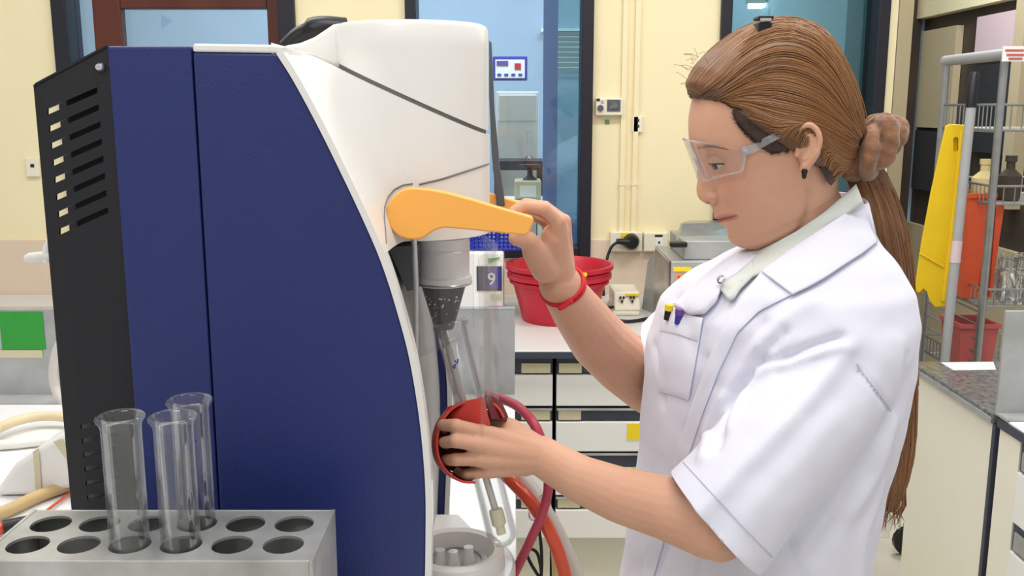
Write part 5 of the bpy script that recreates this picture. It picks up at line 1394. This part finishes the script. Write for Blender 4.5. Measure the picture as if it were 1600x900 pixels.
# bracelet on the raised wrist
bc0 = P(878, 446, 1.184); axb = (P(903, 488, 1.222) - P(874, 441, 1.18)).normalized(); ub = axb.cross(Vector((0, 1, 0))).normalized(); vb = axb.cross(ub)
br = MB()
for k, (sh_, tl) in enumerate(((0, .0), (.005, .25))):
    br.tube([bc0 + axb * (sh_ + .008 * tl * math.cos(a)) + ub * (.0285 * math.cos(a)) + vb * (.0285 * math.sin(a)) for a in np.linspace(0, 2 * math.pi, 40)], .0021, 8)
q = bc0 + vb * (-.03 if vb.y > 0 else .03); br.chain([q, q + Vector((-.012, -.002, -.008))], [.004, .003], 8)
br.build('bracelet', 'bracelet', person, 60, label='red cord bracelet')

# stitched seams on the coat
for nm, pl_ in (('sleeve_hem_seam', [(1068, 722), (1110, 768), (1160, 822), (1206, 870)]), ('armhole_seam', [(1338, 568), (1345, 578), (1370, 612), (1392, 642)])):
    pts = [drape(ctree, x, y, .0006) for x, y in polyline(pl_, 40)]; pts = [p for p in pts if p is not None]
    if len(pts) > 3: MB().tube(pts, .0007, 5).build(nm, 'groove_coat', person, 60)
# ================================================================== HAIR
hm = bpy.data.materials.new('hair'); hm.use_nodes = True; nt = hm.node_tree; B = nt.nodes['Principled BSDF']; N = nt.nodes.new; L = nt.links.new
uvn = N('ShaderNodeUVMap'); mpn = N('ShaderNodeMapping'); mpn.inputs['Scale'].default_value = (70, 1.6, 1); L(uvn.outputs[0], mpn.inputs['Vector'])
n1 = N('ShaderNodeTexNoise'); n1.inputs['Scale'].default_value = 1; n1.inputs['Detail'].default_value = 4; L(mpn.outputs[0], n1.inputs['Vector'])
mp2 = N('ShaderNodeMapping'); mp2.inputs['Scale'].default_value = (260, 2.2, 1); L(uvn.outputs[0], mp2.inputs['Vector'])
n2 = N('ShaderNodeTexNoise'); n2.inputs['Scale'].default_value = 1; n2.inputs['Detail'].default_value = 2; L(mp2.outputs[0], n2.inputs['Vector'])
ad = N('ShaderNodeMath'); ad.operation = 'MULTIPLY_ADD'; ad.inputs[1].default_value = .45; L(n2.outputs['Fac'], ad.inputs[0])
hf = N('ShaderNodeMath'); hf.operation = 'MULTIPLY'; hf.inputs[1].default_value = .62; L(n1.outputs['Fac'], hf.inputs[0]); L(hf.outputs[0], ad.inputs[2])
rp = N('ShaderNodeValToRGB'); el = rp.color_ramp.elements; el[0].position = .40; el[0].color = (*lin((74, 48, 31)), 1); el[1].position = .74; el[1].color = (*lin((196, 148, 98)), 1)
k = el.new(.56); k.color = (*lin((126, 84, 53)), 1)
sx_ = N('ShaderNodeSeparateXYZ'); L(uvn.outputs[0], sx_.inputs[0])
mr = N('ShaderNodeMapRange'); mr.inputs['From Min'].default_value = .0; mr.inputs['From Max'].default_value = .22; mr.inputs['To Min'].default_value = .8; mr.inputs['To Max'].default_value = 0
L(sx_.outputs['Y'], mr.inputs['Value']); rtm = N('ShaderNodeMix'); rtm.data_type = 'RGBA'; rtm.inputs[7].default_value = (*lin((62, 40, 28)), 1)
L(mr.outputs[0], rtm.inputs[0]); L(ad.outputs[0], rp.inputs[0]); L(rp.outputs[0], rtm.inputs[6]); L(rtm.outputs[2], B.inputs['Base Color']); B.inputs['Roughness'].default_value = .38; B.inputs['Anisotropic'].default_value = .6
bpn = N('ShaderNodeBump'); bpn.inputs['Strength'].default_value = .5; bpn.inputs['Distance'].default_value = .0015; L(ad.outputs[0], bpn.inputs['Height']); L(bpn.outputs[0], B.inputs['Normal'])
MATS['hair'] = hm
mat('hair_dark', (66, 44, 34), .5, rgb2=(40, 28, 24), vscale=90, stretch=(1, 1, 1))
mat('hair_strand', (140, 98, 62), .4)
htree = BVHTree.FromPolygons([Vector(v) for v in head.v], head.f)
SIL = [(1079, 150), (1074, 130), (1086, 105), (1112, 78), (1150, 51), (1195, 34), (1240, 29), (1285, 46), (1316, 86), (1336, 130), (1347, 170), (1354, 205), (1352, 235), (1332, 270), (1312, 300), (1270, 345), (1200, 390), (1140, 378), (1092, 305), (1078, 220), (1076, 180)]
silp = [uvw(x, y)[:2] for x, y in SIL]; cen = uvw(1222, 185)[:2]
def rho(q):
    d = np.array(q) - cen; r = np.linalg.norm(d)
    if r < 1e-6: return 0.
    d /= r; best = .1
    for a, b_ in zip(silp, silp[1:] + silp[:1]):
        e = b_ - a; den = d[0] * e[1] - d[1] * e[0]
        if abs(den) < 1e-12: continue
        ac = a - cen; t = (ac[0] * e[1] - ac[1] * e[0]) / den; s = (ac[0] * d[1] - ac[1] * d[0]) / den
        if t > 0 and -1e-9 <= s <= 1 + 1e-9: best = t
    return min(r / best, 1.)
WM = .084
def hairpt(px, py, lift, sgn=1):
    w_ = 0.03
    for _ in range(7):
        q = uvw(px, py, w_); w_ = .5 * w_ + .5 * WM * math.sqrt(max(1 - rho(q[:2]) ** 2.1, 0))
    q = uvw(px, py, w_)
    p = to_world(q)
    h = htree.find_nearest(p); n = h[1]
    if n.dot(h[0] - HO) < 0: n = -n
    d = (p - h[0]).dot(n); d = min(max(d, .002 + lift * .25), .002 + lift)
    p = h[0] + n * d
    if sgn < 0: p = Vector((p.x, 2 * YH - p.y, p.z))
    return p
KEYS = [
 [(1078, 150), (1073, 131), (1086, 104), (1112, 77), (1150, 50), (1195, 33), (1240, 28), (1285, 45), (1317, 86), (1337, 130), (1349, 170), (1356, 205)],
 [(1092, 152), (1112, 138), (1140, 116), (1170, 92), (1205, 75), (1240, 72), (1275, 84), (1300, 110), (1320, 145), (1335, 180), (1348, 212)],
 [(1122, 158), (1148, 146), (1180, 135), (1215, 130), (1250, 138), (1280, 152), (1305, 175), (1328, 200), (1346, 219)],
 [(1134, 160), (1165, 163), (1195, 172), (1225, 180), (1252, 184), (1280, 192), (1308, 206), (1330, 218), (1345, 228)],
 [(1144, 168), (1170, 175), (1198, 188), (1222, 194), (1246, 194), (1276, 204), (1304, 222), (1330, 234), (1344, 236)],
 [(1190, 202), (1208, 204), (1228, 202), (1245, 197), (1262, 196), (1284, 210), (1306, 230), (1326, 241), (1344, 241)],
 [(1238, 236), (1237, 224), (1242, 210), (1251, 198), (1264, 195), (1284, 212), (1305, 235), (1325, 246), (1343, 246)],
 [(1284, 264), (1287, 250), (1290, 240), (1297, 238), (1305, 246), (1318, 252), (1330, 254), (1342, 252)],
 [(1302, 288), (1307, 281), (1314, 275), (1320, 271), (1326, 267), (1332, 263), (1338, 259), (1344, 256)]]
NS = 56; NT = 90
KR = [np.array(catmull([np.array(p) for p in polyline(catmull(k_, 60), 14)], NS)) for k_ in KEYS]
KT = np.array(catmull([k_.ravel() for k_ in KR], NT)).reshape(NT, NS, 2)
cols_cache = {}
def hair_sheet(sgn):
    rows = []
    for i in range(NT):
        row = []
        for j in range(NS):
            s = j / (NS - 1); ramp = min(s / .22, 1); ramp = ramp * ramp * (3 - 2 * ramp)
            t = i / (NT - 1)
            lift = .0015 + .016 * ramp * (1 - .55 * t)
            if (i, j) not in cols_cache: cols_cache[i, j] = hairpt(KT[i, j, 0], KT[i, j, 1], lift)
            p = cols_cache[i, j]
            if i == 0: p = Vector((p.x, YH, p.z))
            if sgn < 0: p = Vector((p.x, 2 * YH - p.y, p.z))
            g = .0011 * noise.noise(Vector((t * 46, s * 1.5, 1 + sgn))) + .0007 * noise.noise(Vector((t * 120, s * 2, 5)))
            row.append(p + (p - HO).normalized() * g * ramp)
        rows.append(row)
    return rows
ANCH = to_world(uvw(1352, 232))
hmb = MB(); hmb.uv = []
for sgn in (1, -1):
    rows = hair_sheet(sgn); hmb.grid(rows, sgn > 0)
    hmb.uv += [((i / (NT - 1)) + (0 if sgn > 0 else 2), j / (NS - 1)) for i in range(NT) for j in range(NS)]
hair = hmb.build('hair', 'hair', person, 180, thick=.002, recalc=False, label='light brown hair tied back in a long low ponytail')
# pinned fringe on top and dark temple hair in front of the ear
def lock(paths, n, m, lifts, name, m_, uo, up=.004):
    G = np.array(catmull([np.array(catmull([np.array(p) for p in pl_], m)).ravel() for pl_ in paths], n)).reshape(n, m, 2)
    o = MB(); o.uv = []
    rows = []
    for i in range(n):
        row = []
        for j in range(m):
            e = math.sin(math.pi * i / (n - 1)) ** .5
            p = hairpt(G[i, j, 0], G[i, j, 1], lifts[0] + (lifts[1] - lifts[0]) * math.sin(math.pi * min(1, .15 + j / (m - 1))))
            p = p + (p - HO).normalized() * (up * e + .22 * up * noise.noise(Vector((i * .9, j * .05, 3))))
            row.append(p); o.uv.append((uo + .3 * i / (n - 1), j / (m - 1)))
        rows.append(row)
    o.grid(rows, True); return o.build(name, m_, hair, 180, thick=.0015, recalc=False)
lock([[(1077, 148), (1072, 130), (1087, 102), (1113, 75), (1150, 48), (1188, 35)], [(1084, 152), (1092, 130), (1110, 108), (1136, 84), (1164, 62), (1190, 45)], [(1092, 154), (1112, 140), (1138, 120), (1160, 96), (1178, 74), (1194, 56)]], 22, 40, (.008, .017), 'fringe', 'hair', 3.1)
lock([[(1146, 172), (1153, 170), (1163, 176), (1176, 186)], [(1153, 190), (1164, 191), (1180, 195), (1198, 206)], [(1170, 209), (1182, 211), (1198, 215), (1216, 222)], [(1191, 227), (1202, 228), (1216, 230), (1236, 235)], [(1206, 238), (1214, 238), (1224, 238), (1236, 238)]], 30, 24, (.0004, .0014), 'temple_hair', 'hair_dark', 4.2, .0006)
lock([[(1284, 262), (1290, 252), (1300, 250), (1312, 256)], [(1290, 278), (1297, 270), (1306, 268), (1318, 268)], [(1300, 290), (1306, 284), (1314, 280), (1324, 276)]], 16, 16, (.001, .004), 'nape_hair', 'hair_dark', 4.6)
# short roots that feather the hairline
fe = MB()
edge_ = [((1141, 172), (.8, .5)), ((1146, 190), (.9, .4)), ((1162, 210), (.9, .2)), ((1184, 231), (.9, 0)), ((1204, 243), (.7, -.6)), ((1232, 241), (.3, -.9))]
for k in range(520):
    i = random.randint(0, len(edge_) - 2); t = random.random(); (a, da), (b_, db) = edge_[i], edge_[i + 1]
    p = np.array(a) * (1 - t) + np.array(b_) * t; d = np.array(da) * (1 - t) + np.array(db) * t; p = p + d * random.uniform(-3, 9) + np.array((random.uniform(0, 6), 0))
    fe.tube([hairpt(*(p + d * q), .0012) for q in (0, 5, 10, 16)], [.0001, .0004, .0005, .0004], 4)
fe.build('hairline_roots', 'hair_dark', hair, 60)['kind'] = 'stuff'
fe = MB()
edge_ = [((1080, 151), (.5, -.9)), ((1094, 153), (.7, -.5)), ((1122, 157), (.85, -.3)), ((1136, 162), (.9, 0)), ((1146, 170), (.9, .3))]
for k in range(170):
    i = random.randint(0, len(edge_) - 2); t = random.random(); (a, da), (b_, db) = edge_[i], edge_[i + 1]
    p = np.array(a) * (1 - t) + np.array(b_) * t; d = np.array(da) * (1 - t) + np.array(db) * t; p = p - d * random.uniform(-3, 6)
    fe.tube([hairpt(*(p + d * q), .001 + .0004 * q) for q in (0, 6, 12, 20)], [.0001, .0004, .0005, .0004], 4)
fe.build('hairline_roots', 'hair_dark', hair, 60)['kind'] = 'stuff'
# loose strands lying on the hair
sb_ = MB()
for k in range(420):
    ti = random.uniform(0, NT - 2); i = int(ti); f = ti - i; s0 = random.uniform(0, .35); s1 = random.uniform(.7, 1)
    pts = []
    for s in np.linspace(s0, s1, 12):
        j = s * (NS - 1); j0 = min(int(j), NS - 2); g = j - j0
        p = cols_cache[i, j0].lerp(cols_cache[i, j0 + 1], g).lerp(cols_cache[i + 1, j0].lerp(cols_cache[i + 1, j0 + 1], g), f)
        pts.append(p + (p - HO).normalized() * (.0022 + .0012 * noise.noise(Vector((k * 3.1, s * 2, 0)))))
    sb_.tube(pts, [.0003] + [.0006] * 10 + [.0003], 4)
for k in range(26):
    x0, y0 = random.uniform(1076, 1110), random.uniform(80, 150); p = hairpt(x0, y0, .016); d_ = Vector((random.uniform(-.02, -.004), random.uniform(-.01, .01), random.uniform(-.004, .012)))
    sb_.tube([p, p + d_ * .5 + Vector((0, 0, .002)), p + d_], .00025, 4)
o = sb_.build('loose_strands', 'hair_strand', hair, 60); o['kind'] = 'stuff'
# ponytail
pt = [(1345, 262, 1.15), (1362, 300, 1.155), (1376, 350, 1.165), (1388, 410, 1.19), (1396, 470, 1.22), (1402, 540, 1.245), (1406, 620, 1.25), (1406, 700, 1.24), (1400, 760, 1.23), (1393, 800, 1.225)]
wd = [.020, .024, .0275, .0275, .026, .025, .023, .020, .014, .004]
path = [Vector(p) for p in catmull(PP(pt), 60)]; ws = [float(x[0]) for x in catmull([np.array([w_]) for w_ in wd], 60)]
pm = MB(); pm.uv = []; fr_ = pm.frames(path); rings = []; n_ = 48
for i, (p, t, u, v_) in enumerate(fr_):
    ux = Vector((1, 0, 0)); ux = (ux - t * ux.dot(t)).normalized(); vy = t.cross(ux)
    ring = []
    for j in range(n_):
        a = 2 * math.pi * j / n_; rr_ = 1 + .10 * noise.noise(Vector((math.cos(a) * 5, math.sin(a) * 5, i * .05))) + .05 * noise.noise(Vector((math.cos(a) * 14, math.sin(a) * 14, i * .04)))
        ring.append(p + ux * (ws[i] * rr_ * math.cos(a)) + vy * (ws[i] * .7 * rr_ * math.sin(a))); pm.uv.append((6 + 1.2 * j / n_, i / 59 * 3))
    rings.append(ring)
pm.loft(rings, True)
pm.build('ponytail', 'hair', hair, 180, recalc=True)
st = MB()
for k in range(150):
    a = random.uniform(0, 6.28); pts = []; i0 = random.randint(0, 20); i1 = random.randint(40, 59)
    for i in range(i0, i1, 4):
        p, t, u, v_ = fr_[i]; ux = Vector((1, 0, 0)); ux = (ux - t * ux.dot(t)).normalized(); vy = t.cross(ux)
        rr_ = 1.03 + .08 * noise.noise(Vector((k * 2.3, i * .06, 0))); pts.append(p + ux * (ws[i] * rr_ * math.cos(a)) + vy * (ws[i] * .7 * rr_ * math.sin(a)))
    if len(pts) > 3: st.tube(pts, .0006, 4)
for k in range(40):
    a = random.uniform(0, 6.28); p, t, u, v_ = fr_[52]; o = p + Vector((math.cos(a) * .012, math.sin(a) * .009, 0))
    st.tube([o, o + Vector((random.uniform(-.012, .004), 0, -.03)), o + Vector((random.uniform(-.02, .004), 0, -.05 - random.random() * .02))], [.0012, .0009, .0002], 4)
o = st.build('ponytail_strands', 'hair_strand', hair, 60); o['kind'] = 'stuff'
# scrunchie: three fat twisted folds round the tail
sc0 = P(1362, 230, 1.135); tax = (Vector(path[3]) - Vector(path[0])).normalized(); tax = (tax + Vector((.5, -.25, 0))).normalized()
ua = tax.cross(Vector((0, 1, 0))).normalized(); va = tax.cross(ua)
scr = MB()
for k in range(3):
    pts = []
    for a in np.linspace(0, 2 * math.pi, 60, endpoint=False):
        ph = 2 * a + 2 * math.pi * k / 3; rr_ = .0235 + .0115 * math.cos(ph)
        pts.append(sc0 + ua * (rr_ * math.cos(a) * 1.05) + va * (rr_ * math.sin(a)) + tax * (.0145 * math.sin(ph)))
    pts.append(pts[0]); scr.tube(pts, [.0102 + .0014 * math.sin(7 * i + k) for i in range(len(pts))], 14)
scr = remesh(scr, .0016, 1)
sv = np.array(scr.v); sn = vnormals(sv, scr.f)
for i in range(len(sv)):
    q = Vector(sv[i]); sv[i] += sn[i] * (.0016 * noise.noise(q * 120) + .0014 * noise.noise(q * 55))
scr.v = [tuple(p) for p in sv]
scr.build('scrunchie', 'scrunchie', hair, 180, label='brown fabric scrunchie')
# black clip on the crown
q = hairpt(1193, 46, .02); cm = MB()
c0 = P(1193, 38, q.y - .004)
for dx, dz, hh_, ww_ in ((0, 0, .012, .0075), (.001, .011, .004, .0085)): cm.box((c0.x + dx - ww_, c0.y - .008, c0.z + dz - hh_ / 2 - .004), (c0.x + dx + ww_, c0.y + .02, c0.z + dz + hh_ / 2 - .004))
cm.build('hair_clip', 'black_plastic', hair, bevel=.0015, label='small black hair clip')
box('clip_spring', (c0.x - .006, c0.y - .0095, c0.z + .003), (c0.x + .006, c0.y - .0078, c0.z + .006), 'chrome', hair)
# earring
q = to_world(uvw(1257, 268, .080)); MB().sphere(q, .0035, 14, 10, (1, 1, 1.2)).build('earring', 'ear_black', person, 60, label='small black drop earring')
MB().chain([q + Vector((0, 0, -.003)), q + Vector((0, 0, -.006))], [.003, .0025], 10).build('earring', 'ear_black', person, 60)

# ================================================================== SAFETY GLASSES
gl = thing('safety_glasses', tuple(to_world(uvw(1100, 283, 0))), 'clear wraparound safety glasses on the face', 'glasses')
def lens_pt(w_, r):
    """w across (-1..1), r down (0..1)"""
    a = abs(w_); s = math.copysign(1, w_) if w_ else 0
    top = np.array([1071 + 97 * a ** 2.2, 217 + 15 * a ** 1.5]); low = .34
    bt = np.array([1094 + 66 * a ** 2.0, 282 - 14 * max(a - .45, 0) / .55 - 26 * max(.28 - a, 0) / .28])
    p = top * (1 - r) + bt * r; ww = w_ * .066
    # measured near the middle plane, shifted for depth
    f = uvw(*p, a * .066); return to_world(np.array((f[0], f[1], ww)))
wl2 = np.linspace(-1, 1, 49)
MB().grid([[lens_pt(w_, r) for w_ in wl2] for r in np.linspace(0, 1, 12)]).build('lens', 'clear_lens', gl, 60, thick=.0016)
edge = [lens_pt(w_, 0) for w_ in wl2] + [lens_pt(1, r) for r in np.linspace(.1, .9, 6)] + [lens_pt(w_, 1) for w_ in wl2[::-1]] + [lens_pt(-1, r) for r in np.linspace(.9, .1, 6)]
MB().tube(edge + [edge[0]], .0011, 8).build('rim', 'clear_frame', gl, 60)
for s_ in (1, -1):
    S3 = np.array((1, 1, s_))
    tp_ = [(1160, 238, .067), (1178, 231, .070), (1200, 219, .0765), (1225, 207, .080), (1245, 199, .0815), (1262, 203, .079)]
    pts = [to_world(uvw(*q) * S3) for q in tp_]; fr2 = [Vector(p) for p in catmull(pts, 24)]
    m_ = MB(); rings = []
    for i, (p, t, u, v_) in enumerate(m_.frames(fr2)):
        hgt = .0052 - .0022 * i / 23; uu_ = Ud - t * Ud.dot(t); uu_.normalize(); ww = t.cross(uu_)
        rings.append([p + uu_ * hgt + ww * .0011, p + uu_ * hgt - ww * .0011, p - uu_ * hgt - ww * .0011, p - uu_ * hgt + ww * .0011])
    m_.loft(rings).build('temple', 'clear_frame', gl, 30, bevel=.0006)
    q = to_world(uvw(1166, 237, .069) * S3); MB().sphere(q, .0035, 12, 8).build('hinge', 'clear_frame', gl, 60)
nb_ = [to_world(uvw(1086, 250, .007 * s_)) for s_ in (1, -1)]
MB().tube([to_world(uvw(1095, 268, .011)), to_world(uvw(1088, 254, .008)), to_world(uvw(1084, 248, 0)), to_world(uvw(1088, 254, -.008)) , to_world(uvw(1095, 268, -.011))], .0014, 8).build('nose_bridge', 'clear_frame', gl, 60)

# ================================================================== TROUSERS AND SHOES
for s_ in (-1, 1):
    h_ = hips + Ld * (.075 * s_)
    MB().tube([h_ + Vector((0, 0, -.05)), h_ + Vector((0, 0, -.36)), h_ + Vector((.01, 0, -.74))], [.10, .078, .072], 24).build('trouser_leg', 'fabric_dark', person, 50)
    f0 = h_ + Vector((.02, 0, -.765)); f1 = f0 + Bf * .17
    sh_ = MB().chain([f0, f0 + Bf * .08, f1], [.036, .036, .03], 14); sh_ = remesh(sh_, .005, 4); sh_.v = [(x, y, max(z, .002)) for x, y, z in sh_.v]
    sh_.build('shoe', 'shoe', person, 60)
